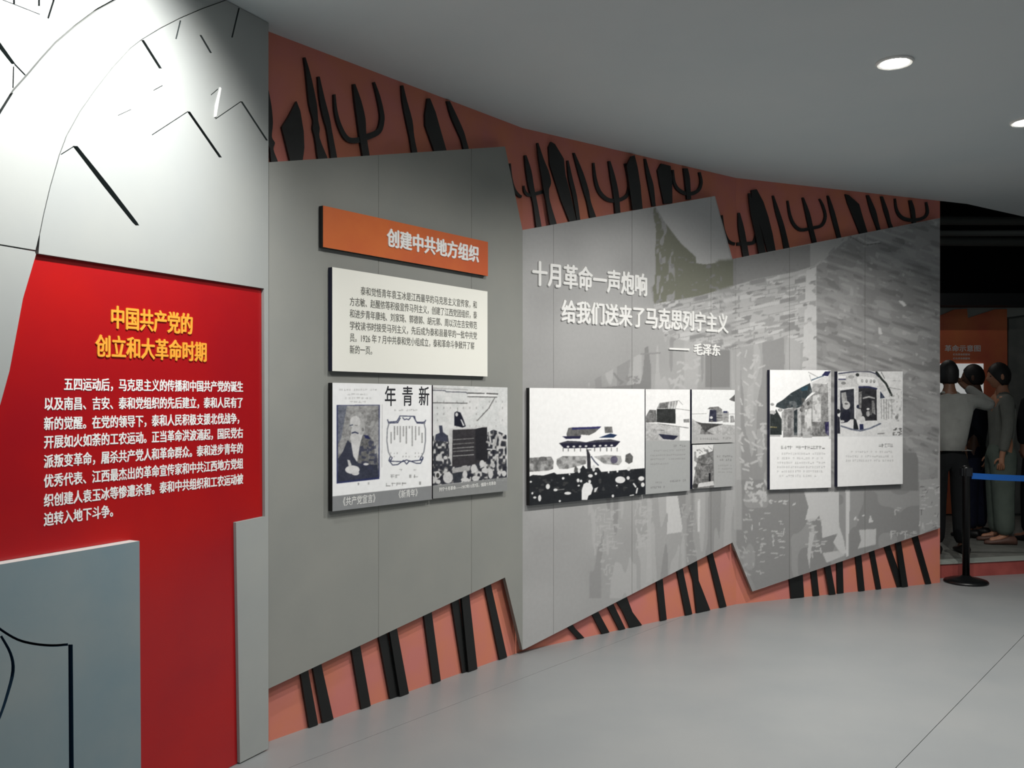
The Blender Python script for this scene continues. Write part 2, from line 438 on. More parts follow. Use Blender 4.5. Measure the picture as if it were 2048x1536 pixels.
# ------------------------------------------------------------------ downlights
M_lamp = mat('lamp glow', (255, 252, 244), emit=60)
M_rim = mat('lamp rim', (225, 225, 222), .4)
lab = ['recessed round ceiling lamp above the pale wall, nearest the viewer', 'recessed round ceiling lamp over the dark orange header sign',
       'glowing round ceiling lamp in full view above the mural', 'glowing round ceiling lamp at the right edge of the picture']
for (x, y), lb in zip(DL, lab):
    t = tag(empty('ceiling_lamp', Matrix.Translation((x, y, ROOM_H))), lb, 'lamp', 'ceiling lamps along the curved wall')
    V, Fc = lathe([(.062, -.001), (.085, -.001), (.085, -.008), (.078, -.013), (.066, -.010), (.062, -.004)], 32)
    Fc = Fc[:-2] + [(5 * 32 + k, 5 * 32 + (k + 1) % 32, (k + 1) % 32, k) for k in range(32)]
    mobj('rim', V, Fc, M_rim, Matrix.Translation((x, y, ROOM_H)), t)
    V, Fc = lathe([(.061, -.001), (.061, -.006), (.04, -.012), (.002, -.014)], 32)
    mobj('bulb', V, Fc, M_lamp, Matrix.Translation((x, y, ROOM_H)), t, smooth=True)

# ------------------------------------------------------------------ left wall: carved cladding, red sign
OB = 0.035
arc2 = [(74, 507), (80, 470), (88, 430), (101, 375), (119, 312), (134, 272), (160, 225), (190, 182), (225, 137), (262, 97), (284, 80), (322, 57), (361, 37), (405, 18), (452, 1)]
top_u = lambda px: (px, HY - F * (ROOM_H - CH) / (1 / (0.2625 * (1 + (528 - px) * 7.08e-4))) + 1.2)
wd = lambda pts, w_: stroke([(x, y, w_) for x, y in pts])
holesA = [vstroke([(150, 292, 10), (212, 371, 13), (270, 445, 10), (275, 451, 7)]), wd([(122, 309), (149, 292)], 2),
          vstroke([(377, 223, 6), (441, 315, 6)]), wd([(304, 270), (376, 223)], 1.8), vstroke([(483, 203, 4), (534, 281, 4)]),
          wd([(431, 238), (482, 203)], 1.8), vstroke([(285, 80, 6), (321, 137, 6)]), vstroke([(401, 70, 4), (422, 106, 4)]),
          wd([(361, 41), (352, 78)], 3), wd([(478, 16), (464, 75)], 3), wd([(422, 190), (436, 178)], 1.6),
          wd([(236, 231), (262, 219)], 1.2), wd([(307, 181), (325, 171)], 1.5)]
A_out = [(77, 507), (528, 577), (530, 1033), (472, 1045), (480, 1526), (537, 1497), top_u(537), top_u(452)] + arc2[:0:-1]
board('relief_cladding', FL, [A_out], -0.03, 0.0, [M_left, M_left, M_slot], holes=holesA)
tag(bpy.context.collection.objects['relief_cladding'], 'large pale grey carved wall cladding right of the arc, framing the red sign', 'wall panel', 'carved cladding of the left wall')
fin = board('highlight_fin', FL, [[(441, 174), (443, 177), (436.5, 212), (433, 233), (430, 234), (432, 210)]], 0.0, 0.006, mat('fin highlight', (240, 240, 238), .4), parent=bpy.data.objects['relief_cladding'])  # white sliver stands in for the highlight on a lit chamfer
# between the two arcs
arc1 = [(-60, 330), (0, 222), (25, 182), (53, 151), (80, 119), (109, 87), (150, 52), (193, 20), (235, -3), (300, -38), top_u(360)]
g = 1.6
arc2l = [(x - g, y - g * .8) for x, y in arc2] + [(x - 3, y) for x, y in [top_u(452)]]
B_out = [(-300, 460), (-60, 481), (0, 488), (71, 500)] + arc2l[1:] + [(x + 1.4, y + 1.4) for x, y in arc1[::-1]] + [(-300, 720)][:0]
B_out = [(-60, 481), (0, 488), (71, 500)] + arc2l[1:] + [(x + 1.4, y + 1.4) for x, y in arc1[::-1]]
o = board('relief_cladding', FL, [B_out], -0.03, -0.002, [M_left, M_left, M_slot], holes=[vstroke([(24, 186, 5), (0, 224, 6), (-30, 276, 7)]), wd([(194, 19), (236, -6)], 3.5)])
tag(o, 'bright pale cladding band between the two long arcs', 'wall panel', 'carved cladding of the left wall')
o = board('relief_cladding', FL, [[(-60, 484), (0, 491), (70, 503), (72, 509), (46, 597), (19, 742), (-2, 818), (-30, 930), (-60, 1010), (-260, 900), (-260, 460)]], -0.03, 0.0, [M_left, M_left, M_slot])
tag(o, 'pale cladding left of the red sign under the thin seam', 'wall panel', 'carved cladding of the left wall')
C_out = [(-60, 327), (0, 219), (25, 179), (53, 148), (80, 116), (109, 84), (150, 49), (193, 17), (235, -6), (300, -41), (357, top_u(357)[1]), top_u(-60)]
o = board('relief_cladding', FL, [C_out], -0.03, 0.0, [M_left, M_left, M_slot],
          holes=[vstroke([(-40, 35, 12), (0, 92, 11), (27, 128, 8)]), wd([(29, 128), (51, 151)], 3), wd([(27, 133), (26, 176)], 2.5),
                 vstroke([(28, -40, 4), (28, 9, 4)]), vstroke([(78, -60, 4), (78, 12, 4)]), wd([(112, -30), (107, 2), (96, 37)], 4), wd([(-5, -4), (27, 8), (80, 29)], 1.6)])
tag(o, 'cladding piece in the top left corner above the outer arc, cut with short slots', 'wall panel', 'carved cladding of the left wall')
# the proud block at the bottom left, with curved grooves
bl_h = [dense([(-30, 1232, 5), (0, 1258, 5), (35, 1279, 5), (70, 1288, 5), (105, 1291, 5), (136, 1289, 5)]),
        dense([(2, 1272, 5), (21, 1307, 6), (26, 1342, 7), (14, 1391, 6), (0, 1433, 5), (-12, 1460, 4)])]
o = board('relief_block', FL, [[(-260, 1172), (0, 1129), (279, 1082), (283, 1660), (-260, 1985)]], -0.0445, OB, [M_left2, mat('lit block edge', (205, 208, 205), .5), mat('blue groove', (30, 66, 92), .8)],  # sides coloured pale to imitate light caught on the top edge
          holes=[stroke(b) for b in bl_h] + [vstroke([(141, 1289, 9), (144, 1700, 10)])])
tag(o, 'proud blue-grey block at bottom left with curved and upright grooves', 'block')
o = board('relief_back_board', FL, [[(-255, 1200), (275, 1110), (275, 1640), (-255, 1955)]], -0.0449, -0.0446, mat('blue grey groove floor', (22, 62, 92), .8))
place_parent = bpy.data.objects['relief_block']
o.parent = place_parent; o.matrix_local = PM['relief_block'].inverted() @ PM[o.name]; o.name = 'groove_floor'

# red sign
sg = tag(empty('red_sign', FL.M(FL.unp(250, 1000, -0.03)[0], -0.03, 0.9)), 'large red sign with yellow heading and white paragraph', 'sign')
OR = -0.014
E_ = 0.0006; bt, bb_, bl_ = FL.unp(279, 1082, OB), FL.unp(283, 1660, OB), FL.unp(-260, 1172, OB)
uv = lambda x, y: FL.unp(x, y, OR)
ur = FL.unp(534, 1500, OR)[0]
sl = lambda u: bl_[1] + (bt[1] - bl_[1]) * (u - bl_[0]) / (bt[0] - bl_[0])
u_l = uv(-200, 700)[0]
o_ = lambda x, y, du=0, dz=0: (lambda q: (q[0] + du, q[1] + dz))(FL.unp(x, y, 0))
board('sign_face', FL, [[(o_(-60, 1010)[0] + E_, sl(o_(-60, 1010)[0]) + E_), o_(-60, 1010, E_, E_)] + [o_(x, y, E_) for x, y in ((-30, 930), (-2, 818), (19, 742), (46, 597), (72, 509))] +
       [o_(77, 507, E_, -E_), o_(528, 577, -E_, -E_), o_(530, 1033, -E_, E_), o_(472, 1045, -E_, E_), (o_(480, 1527)[0] - E_, 0.002), (bb_[0] + E_, 0.002), (bt[0] + E_, bt[1] + E_)]], -0.0445, OR, M_red, parent=sg, px=False)
text_px('heading_character', '中国共产党的', FL, OR, 219, 639, 385, 43, M_gold, sg, chars=True, bold=0.030, thick=0.004, y1=646)
text_px('heading_character', '创立和大革命时期', FL, OR, 190, 694, 413, 42, M_gold, sg, chars=True, bold=0.030, thick=0.004, y1=704)
body = ['　　五四运动后，马克思主义的传播和中国共产党的诞生', '以及南昌、吉安、泰和党组织的先后建立，泰和人民有了', '新的觉醒。在党的领导下，泰和人民积极支援北伐战争，',
        '开展如火如荼的工农运动。正当革命洪波涌起，国民党右', '派叛变革命，屠杀共产党人和革命群众。泰和进步青年的', '优秀代表、江西最杰出的革命宣传家和中共江西地方党组',
        '织创建人袁玉冰等惨遭杀害。泰和中共组织和工农运动被', '迫转入地下斗争。']
ys = [768, 808, 848, 885, 924, 963, 1002, 1040]
n = max(len(b) for b in body)
for b, y in zip(body, ys):
    bb = b.lstrip('　'); k = len(b) - len(bb)
    u0, z = FL.unp(87, y, OR); u1, _ = FL.unp(486, y, OR); adv = (u1 - u0) / n
    for i, ch in enumerate(bb):
        text_on('character', ch, FL, OR, u0 + adv * (k + i), z, adv, 25 * FL.dist(87, OR) / F, M_letter, sg, bold=0.028, thick=0.0015)

# ------------------------------------------------------------------ the mural print
cv = Cv(1036, 376, 1892, 1206, 1.0, (152, 153, 150))
N = cv.noise; X, Y = cv.X, cv.Y
base = 150 + 10 * (N(60, 60, 3) - .5)
cv.a[:] = base[..., None]
cv.T = (1280, 380, 4.041)
# brick house: whole body a shade darker with vertical plaster bands
house = cv.mask([(115, 900), (1374, 640), (1470, 560), (1700, 330), (2460, 150), (2460, 3300), (-420, 3300), (-420, 1560), (60, 1290), (120, 1000)])
bands = N(26, 240, 11) + .6 * N(9, 90, 12)
cv.paint(house & (bands > .9), 158); cv.paint(house & (bands < .6), 138)
# eaves and roof
sky = cv.mask([(0, 150), (600, 50), (735, 560), (640, 565), (600, 592), (520, 602), (455, 590), (450, 540), (330, 430), (200, 260), (130, 140)])
roof = cv.mask([(115, 120), (200, 260), (330, 430), (450, 540), (455, 590), (520, 602), (600, 592), (640, 562), (735, 560), (1374, 440), (1374, 640), (1230, 665), (950, 715), (700, 790), (480, 855), (110, 920), (85, 790), (120, 760), (125, 450), (130, 330), (105, 190)])
cv.paint(roof, (118, 119, 110))
rg = roof & (X > 1466); cv.paint(rg, 132)
cv.paint(roof & (X < 1350) & (N(5, 14, 21, .8) > .62), 140)
cv.paint(roof & (N(7, 5, 22) > .86), 128)
cv.paint(sky, 164)
# light brick courses
cb = cv.mask([(110, 925), (480, 860), (700, 795), (950, 720), (1230, 668), (1420, 610), (1425, 1290), (1180, 1180), (1060, 1220), (700, 1290), (200, 1180), (130, 1000)])
cv.paint(cb, 162)
row = (Y + .215 * (X - 1400)) * .12
bx = (X + 23 * (np.floor(row) % 2)) / 30.0
cell = (np.floor(row) * 57 + np.floor(bx) * 131).astype(int)
rnd = np.random.RandomState(5).rand(1024)[cell % 1024]
cv.paint(cb & (rnd > .86), 134); cv.paint(cb & (rnd < .25), 172); cv.paint(cb & ((bx % 1) < .10) & (N(30, 12, 37) > .5), 144)
cv.paint(cb & ((row % 1) < .16) & (N(24, 5, 31, .215) > .45), 146)
cv.paint(cb & (N(22, 5, 33, .215) > .70), 146)
cv.paint(cb & (N(14, 4, 34, .2) > .82), 132)
# right hand face of the house: rows falling to the right
cv.T = (1580, 430, 4.655)
rf = cv.mask([(245, 480), (500, 250), (760, 150), (1400, 30), (1400, 1600), (1360, 3000), (250, 3400)])
t = np.clip((X - 1632) / 240, 0, 1)
cv.a[rf] = 137
slash = N(26, 6, 41, -.32); sl2 = N(13, 6, 42, -.35); big = N(50, 30, 43)
cv.paint(rf & (slash > .70), 160, .5); cv.paint(rf & (slash < .26), 110, .5); cv.paint(rf & (sl2 > .90), 172, .6); cv.paint(rf & (sl2 < .10) & (big > .45), 104, .5); b3 = N(34, 18, 45, -.3); cv.paint(rf & (b3 > .66), 154, .3); cv.paint(rf & (b3 < .3), 118, .3)
cv.paint(rf & (big > .70), 150, .35)
cv.poly([(1010, 800), (1050, 800), (1085, 840), (1060, 855)], 190); cv.poly([(820, 1045), (845, 1050), (860, 1110), (825, 1110)], 176)
cv.line([(640, 210), (720, 260), (830, 250)], 14, 160); cv.line([(560, 200), (700, 280), (840, 262)], 7, 100)
cv.poly([(1030, 1080 + 480), (1280, 1600), (1420, 1680), (1420, 2900), (1010, 2900)], 122, .0)
# bright corner quoin
q = cv.mask([(150, 520), (245, 480), (250, 1800), (100, 1800)])
cv.paint(q & (N(12, 8, 51, .1) > .35), 174)
q = cv.mask([(170, 1060), (246, 1060), (250, 3400), (120, 3400)])
cv.paint(q & (N(16, 6, 52) > .5), 172)
# lower right
cv.T = (1460, 960, 4.6545)
dd = cv.mask([(1100, -900), (1500, -900), (1750, -200), (1760, 520), (1100, 700)])
cv.paint(dd & (Y > 905), 124)
lr = cv.mask([(350, 100), (1760, 100), (1760, 600), (240, 1020), (60, 600), (60, 0), (350, 0)])
cv.paint(lr, 132); cv.paint(lr & (N(30, 40, 61) > .7), 142)
cv.poly([(690, 110), (1010, 110), (1015, 420), (1060, 560), (1080, 680), (1040, 700), (960, 580), (1000, 500), (860, 540), (850, 400), (830, 330), (790, 380), (700, 370), (730, 250)], 176)
cv.poly([(860, 680), (1000, 660), (1075, 700), (900, 770)], 170)
cv.poly([(1075, 90), (1117, 90), (1103, 710), (1080, 715)], 180)
cv.poly([(1200, 465), (1362, 455), (1355, 600), (1190, 640), (1220, 560)], 172)
cv.poly([(740, 480), (790, 500), (760, 620), (740, 820), (720, 700)], 168)
def scratches(x0, y0, x1, y1, k, v, wdt=9, ln=50):
    for _ in range(k):
        x = random.uniform(x0, x1); y = random.uniform(y0, y1); L = random.uniform(.3, 1) * ln
        if random.random() < .7: cv.line([(x, y), (x + L, y + random.uniform(-8, 8))], wdt * random.uniform(.6, 1.2), v)
        else: cv.line([(x, y), (x + random.uniform(-8, 8), y + L * 1.1)], wdt * random.uniform(.6, 1.2), v)
scratches(1480, 470, 1740, 510, 16, 172, 8, 60); scratches(370, 190, 620, 235, 10, 172, 14, 30); scratches(130, 20, 320, 230, 26, 166, 18, 40)
scratches(120, 280, 340, 560, 16, 166, 10, 50); scratches(380, 380, 520, 740, 18, 168, 10, 60); scratches(1140, 330, 1340, 390, 6, 180, 16, 30)
scratches(700, 350, 860, 700, 24, 168, 14, 50); scratches(1520, 240, 1600, 330, 4, 170, 10, 30); scratches(80, 560, 300, 880, 26, 160, 12, 40)
cv.poly([(1760, 0), (1965, -20), (1975, 400), (1765, 520)], 152)
scratches(1765, 0, 1950, 430, 30, 172, 10, 60); scratches(1765, 0, 1950, 430, 12, 112, 7, 50)
# middle, between the picture boards: doors, pine, plaster bands
cv.T = (1160, 980, 5.12)
cv.poly([(885, 60), (1000, 60), (1050, 390), (1040, 430), (890, 452), (900, 250), (885, 230)], 176)
cv.poly([(1208, 95), (1232, 95), (1226, 430), (1205, 430)], 178)
cv.poly([(690, 90), (740, 90), (725, 450), (735, 940), (675, 950), (690, 500)], 162, .8)
scratches(570, 100, 700, 600, 60, 162, 12, 70); scratches(140, 180, 390, 620, 60, 160, 12, 70); scratches(1040, 100, 1180, 700, 30, 158, 12, 50); scratches(200, 600, 330, 960, 20, 158, 14, 50)
cv.T = (0, 0, 1)
cv.poly([(1411, 700), (1460, 700), (1460, 775), (1411, 775)], 128)
cv.poly([(1290, 696), (1296, 692), (1303, 740), (1303, 778), (1278, 778), (1286, 745)], 128)
cv.line([(1282, 708), (1320, 706)], 3, 134)
cv.line([(1228, 747), (1238, 760), (1246, 764), (1240, 768)], 4, 128); scratches(1250, 752, 1288, 770, 12, 132, 3, 9)
cv.poly([(1190, 776), (1260, 770), (1300, 764), (1300, 780), (1190, 780)], 128)
scratches(1330, 712, 1400, 776, 20, 164, 5, 12)
cv.poly([(1462, 700), (1480, 696), (1484, 1060), (1468, 1060)], 160, .6)
scratches(1474, 700, 1530, 960, 60, 166, 4, 14)
scratches(1490, 960, 1530, 1000, 10, 170, 5, 14)
cv.a[:] = np.clip((cv.a - 148) * 1.4 + 161, 60, 240)

# ------------------------------------------------------------------ grey zigzag panels in front of the orange wall
P0o, P1o = 0.030, 0.052
topA = [(500, 327), (1010, 293), (1045, 460)]; botA = [(500, 1395), (1010, 1155), (1045, 1300)]
topB = [(1045, 460), (1430, 392), (1465, 518), (1472, 516.5)]; botB = [(1045, 1300), (1052, 1297), (1465, 1085), (1472, 1103)]
topC = [(1472, 516.5), (1880, 436)]; botC = [(1472, 1103), (1505, 1183), (1880, 1056)]
pA = tag(empty('zigzag_backdrop', FA.M(1.0, 0, .1)), 'plain grey zigzag panel carrying the orange header and white text board', 'wall panel', 'grey zigzag panels on the curved wall')
pB = tag(empty('zigzag_backdrop', FB.M(1.0, 0, .1)), 'grey zigzag panel with raised white quotation and the square gate photograph', 'wall panel', 'grey zigzag panels on the curved wall')
pC = tag(empty('zigzag_backdrop', FC.M(1.0, 0, .1)), 'grey zigzag panel printed with the brick house corner, farthest right', 'wall panel', 'grey zigzag panels on the curved wall')
for pn, fac, xs, tp, bt, c_ in ((pA, FA, [536.6, 757, 943, 1045], topA, botA, None), (pB, FB, [1045, 1107, 1264, 1422, 1472], topB, botB, cv), (pC, FC, [1472, 1579, 1730, 1880], topC, botC, cv)):
    for i in range(len(xs) - 1):
        a = xs[i] + (0.25 if i else 0.05); b = xs[i + 1] - (0.25 if i < len(xs) - 2 else 0.05)
        sheet('panel_sheet', fac, a, b, tp, bt, P0o, P1o, [M_mural if c_ else M_grey, M_edge], pn, c_, 1.6)

# ------------------------------------------------------------------ raised quotation
Q = tag(empty('wall_quotation', FB.M(1.0, P1o, 1.9)), 'raised white quotation in two lines with a name below, on the mural', 'lettering')
text_px('character', '十月革命一声炮响', FB, P1o, 1062, 549, 1293, 46, M_letter, Q, chars=True, bold=0.034, thick=0.010, y1=570)
text_px('character', '给我们送来了马克思列宁主义', FB, P1o, 1121, 625, 1455, 42, M_letter, Q, chars=True, bold=0.034, thick=0.010, y1=647)
board('dash', FB, [[(1339, 695.5), (1379, 697.3), (1379, 701), (1339, 699)]], P1o + .0005, P1o + .010, M_letter, parent=Q)
text_px('character', '毛泽东', FB, P1o, 1386, 699, 1440, 22, M_letter, Q, chars=True, bold=0.034, thick=0.006, y1=701)

# ------------------------------------------------------------------ boards on the panels
def quad_board(name, fac, q, thick, edge, label, cat='sign', group=None, cvv=None, face=M_white, step=1.0):
    """q: tl, tr, br, bl of the face in pixels"""
    off = P1o + thick; tl, tr, br, bl = q
    root = tag(empty(name, fac.M(fac.unp((tl[0] + tr[0]) / 2, 700, off)[0], P1o, fac.unp(bl[0], bl[1], off)[1])), label, cat, group)
    sheet('board_face', fac, tl[0], tr[0], [tl, tr], [bl, br], P1o + 0.0005, off, [face if cvv is None else M_print, edge], root, cvv, step)
    return root, off
# header
r, of = quad_board('header_sign', FA, ((646, 411), (976, 484), (975, 552), (646, 494)), .028, M_bedge, 'orange header sign with white characters above the white text board', face=M_header)
text_px('character', '创建中共地方组织', FA, of, 773, 480, 957, 34, M_letter, r, chars=True, bold=0.040, thick=0.005, y1=506)
# white text board
r, of = quad_board('text_board', FA, ((664.5, 534), (975, 583), (975, 753), (664.5, 742)), .028, M_nedge, 'white board with a grey printed paragraph under the orange header', 'board')
para = ['　　泰和觉悟青年袁玉冰是江西最早的马克思主义宣传家，和', '方志敏、赵醒侬等积极宣传马列主义，创建了江西党团组织，泰', '和进步青年康纯、刘家琦、郭德郭、胡元郭、周以汉在吉安师范',
        '学校读书时接受马列主义，先后成为泰和县最早的一批中共党', '员。1926 年 7 月中共泰和党小组成立，泰和革命斗争掀开了崭', '新的一页。']
for i, (b, (yl, yr)) in enumerate(zip(para, ((577, 615), (608, 637), (628, 656), (651, 675), (677, 694), (698, 700)))):
    bb = b.lstrip('　'); k = len(b) - len(bb); nn = 28
    u0, _ = FA.unp(699, 600, of); u1, _ = FA.unp(954, 600, of); adv = (u1 - u0) / nn
    z0 = FA.unp(699, 579 + i * 24.0, of)[1]
    tot = len(bb) + k
    ad = (u1 - u0) / max(tot, 27) if i < 4 else adv
    text_on('text_line', bb, FA, of, u0 + ad * k, z0, ad, 16.5 * FA.dist(699, of) / F, M_ink, r, bold=0.006, thick=0.0006)['kind'] = 'stuff'

# picture board 1: old book cover and magazine cover
c1 = Cv(655, 755, 875, 1035, 2.5, (246, 247, 248)); c1.T = (660, 760, 5.91)
for y, a, b in ((115, 110, 570), (170, 205, 470), (215, 165, 510), (258, 235, 440)): c1.scribble(a, y, b, 20, 170, 28 if y == 115 else 50)
c1.poly([(78, 296), (588, 292), (585, 1170), (78, 1225)], (36, 44, 92)); c1.poly([(92, 304), (578, 300), (574, 1150), (92, 1205)], 138)
gm = c1.mask([(92, 304), (578, 300), (574, 1150), (92, 1205)])
for sc_, vv, al in ((18, 165, .6), (9, 110, .45), (25, 185, .4)): c1.paint(gm & (c1.noise(sc_, sc_, int(sc_ + vv)) > .58), vv, al)
c1.poly([(92, 304), (200, 304), (130, 700), (92, 760)], (92, 100, 122), .6)
c1.poly([(210, 710), (260, 760), (330, 980), (460, 1000), (560, 960), (574, 1150), (92, 1205), (95, 930), (150, 850)], (52, 56, 72))
c1.poly([(390, 650), (460, 655), (520, 730), (530, 900), (560, 1000), (430, 1000), (330, 980), (350, 740)], 112)
c1.paint(c1.mask([(360, 650), (540, 740), (574, 1100), (330, 1000)]) & (c1.noise(5, 5, 9) > .55), (50, 54, 78), .7)
c1.ell(322, 470, 88, 92, 168); c1.ell(352, 560, 62, 110, 176); c1.ell(298, 500, 62, 76, 208); c1.ell(306, 600, 58, 74, 198); c1.poly([(245, 690), (390, 640), (360, 740), (330, 900), (320, 970), (275, 900), (255, 780)], 212)
c1.ell(300, 680, 62, 70, 205); c1.line([(236, 538), (268, 530)], 12, (70, 76, 96)); c1.line([(296, 534), (322, 540)], 9, 120); c1.line([(256, 560), (246, 590)], 8, 150); c1.line([(262, 626), (296, 616), (330, 630)], 15, (44, 50, 80)); c1.ell(388, 585, 14, 22, 120)
c1.ell(265, 1060, 85, 50, 222); c1.poly([(205, 940), (235, 950), (260, 1020), (220, 1020)], 205); c1.ell(425, 995, 32, 14, 215); c1.ell(300, 1100, 45, 28, 215)
c1.poly([(400, 650), (450, 655), (480, 700), (420, 690)], (36, 42, 86))
for x in (222, 342, 462): c1.scribble(x - 14, 1245 - x * .05, x + 16, 26, 90, 24)
c1.line([(618, 290), (612, 1030)], 5, 190)
c1.scribble(760, 355, 1060, 22, 165, 28)
# ornate frame
fr = [[(680, 470), (690, 498), (790, 490), (820, 440), (825, 425), (1000, 430), (1010, 480), (1030, 500), (1120, 498), (1130, 475)],
      [(690, 510), (800, 505), (830, 450)], [(990, 440), (1030, 510), (1120, 512)], [(860, 445), (880, 470), (905, 460), (930, 470), (950, 445)],
      [(695, 950), (740, 1005), (800, 1000), (870, 950), (905, 995), (940, 955), (1020, 985), (1070, 985), (1098, 930)], [(700, 960), (860, 965), (905, 945), (950, 962), (1090, 945)],
      [(715, 900), (700, 940), (720, 950), (735, 920), (715, 900)], [(1080, 900), (1065, 935), (1085, 945), (1100, 915), (1080, 900)]]
for f_ in fr: c1.line(f_, 11, (48, 54, 84))
c1.line([(700, 505), (678, 580), (672, 720), (690, 850), (715, 900)], 13, (132, 134, 142)); c1.line([(1110, 505), (1128, 580), (1128, 720), (1110, 850), (1082, 900)], 13, (132, 134, 142))
for k_, (x, y0, y1) in enumerate([(722, 620, 750), (762, 548, 710), (797, 550, 655), (830, 548, 740), (868, 552, 660), (902, 548, 755), (938, 548, 575), (972, 548, 780), (1012, 552, 705), (1052, 555, 660), (1088, 630, 750)]):
    yy = y0
    while yy < y1: c1.line([(x - 7, yy), (x + 7, yy)], 5, 105); c1.line([(x, yy), (x, yy + 10)], 6, 120); yy += 15
    if 3 != k_ % 4: c1.scribble(x - 8, 865, x + 10, 16, 150); c1.scribble(x - 8, 905, x + 10, 16, 150)
c1.scribble(820, 1065, 1030, 18, 140, 42); c1.scribble(715, 1140, 880, 34, 80, 60); c1.scribble(930, 1138, 1090, 34, 80, 60); c1.scribble(665, 1238, 1110, 34, 80, 62, -.05)
c1.poly([(10, 1378), (1200, 1250), (1200, 1430), (10, 1600)], (138, 140, 142))
c1.grit(0.8, 672, 808, 760, 970); c1.blur(2)
r, of = quad_board('picture_board', FA, ((665, 765.4), (863.4, 770), (863, 998.8), (664.4, 1023)), .030, M_bedge, 'picture board with a bearded portrait cover beside a framed magazine cover', 'picture', 'picture boards on the curved wall', c1)
text_px('character', '年青新', FA, of, 763, 792, 864, 38, M_inkd, r, chars=True, bold=0.012, thick=0.0006, y1=794, cw=.68)
text_px('caption', '《共产党宣言》', FA, of, 680, 1004, 756, 17, M_letter, r, bold=0.004, thick=0.0006, y1=996)
text_px('caption', '《新青年》', FA, of, 792, 990, 840, 15, M_letter, r, bold=0.004, thick=0.0006, y1=984)

# picture board 2: orator above a crowd
c2 = Cv(858, 762, 1025, 1005, 2.5, (214, 216, 216)); c2.T = (860, 760, 6.144)
c2.paint(c2.noise(14, 14, 1) > .6, 224, .7)
for x in range(90, 920, 80):
    for y in range(260, 620, 75):
        if random.random() < .55: c2.line([(x, y), (x, y + 16)], 12, 176)
c2.line([(20, 125), (185, 130), (200, 145), (440, 150), (460, 165)], 12, (96, 98, 108)); c2.line([(25, 100), (460, 120)], 16, 178)
c2.line([(465, 160), (665, 165)], 14, 86); c2.line([(700, 165), (830, 172)], 16, 86); c2.line([(465, 205), (820, 212)], 12, 100); c2.line([(40, 280), (455, 285)], 12, 100)
c2.line([(470, 185), (820, 190)], 14, 240); c2.line([(795, 220), (720, 350), (580, 500)], 12, 112)
crowd = c2.mask([(25, 690), (100, 660), (220, 680), (250, 900), (270, 1060), (500, 1040), (690, 960), (710, 640), (780, 610), (860, 640), (940, 680), (945, 1195), (270, 1270), (25, 1300)])
c2.paint(crowd, (52, 54, 62)); nz = c2.noise(4.2, 5, 7); c2.paint(crowd & (nz > .55), 118); c2.paint(crowd & (nz > .68), 196); c2.paint(crowd & (nz < .2), (26, 28, 40))
c2.poly([(110, 560), (150, 560), (160, 640), (210, 680), (220, 760), (60, 740), (70, 670), (120, 650)], (58, 62, 80))
c2.poly([(235, 612), (280, 612), (275, 1080), (235, 940)], 196)
c2.poly([(278, 612), (560, 600), (700, 570), (712, 1000), (520, 1040), (270, 1070)], (52, 50, 54)); c2.poly([(560, 600), (700, 575), (712, 1000), (560, 980)], (32, 32, 38))
c2.line([(240, 604), (560, 590), (560, 570), (690, 575)], 14, 205)
for y, v in ((735, 120), (790, 110), (840, 140), (880, 120), (935, 150)): c2.line([(285, y), (535, y - 18)], 12, v)
c2.poly([(270, 1085), (500, 1050), (490, 1110), (275, 1145)], 170); c2.poly([(275, 1150), (400, 1130), (390, 1250), (290, 1265)], (50, 54, 62))
c2.poly([(300, 400), (330, 385), (375, 400), (410, 480), (440, 570), (400, 585), (298, 560)], (20, 22, 40)); c2.ell(328, 424, 17, 24, 205); c2.poly([(372, 480), (390, 490), (425, 560), (405, 565)], 220); c2.line([(338, 345), (340, 380)], 8, 130)
for (x, y, a, b) in ((640, 1030, 32, 46), (745, 1150, 30, 62), (560, 1210, 45, 34), (430, 1160, 28, 50), (430, 1225, 50, 26), (910, 1150, 28, 36), (660, 1110, 26, 30), (220, 1200, 60, 70), (190, 955, 24, 22), (850, 1140, 24, 26), (830, 980, 14, 44), (540, 1090, 40, 50), (780, 1050, 20, 30), (95, 1165, 36, 46), (100, 1250, 30, 26)): c2.ell(x, y, a, b, 206 if a > 20 else 190)
c2.ell(95, 1172, 20, 28, 60); c2.line([(705, 850), (805, 850)], 12, 220); c2.line([(735, 700), (745, 760)], 20, 200); c2.line([(820, 680), (800, 800), (700, 760)], 26, 175)
c2.poly([(15, 1305), (960, 1192), (960, 1400), (15, 1500)], (138, 140, 140))
c2.grit(0.8, 860, 765, 1020, 962); c2.blur(2)
r, of = quad_board('picture_board', FA, ((865.8, 770.3), (1015, 775), (1014, 982), (865.4, 997.4)), .030, M_bedge, 'picture board showing an orator on a wooden rostrum above a crowd', 'picture', 'picture boards on the curved wall', c2)
text_px('caption', '列宁十月革命——1917年11月7日，俄国十月革命', FA, of, 878, 978, 1004, 7.5, M_letter, r, n=24, bold=0.01, thick=0.0006, y1=966)

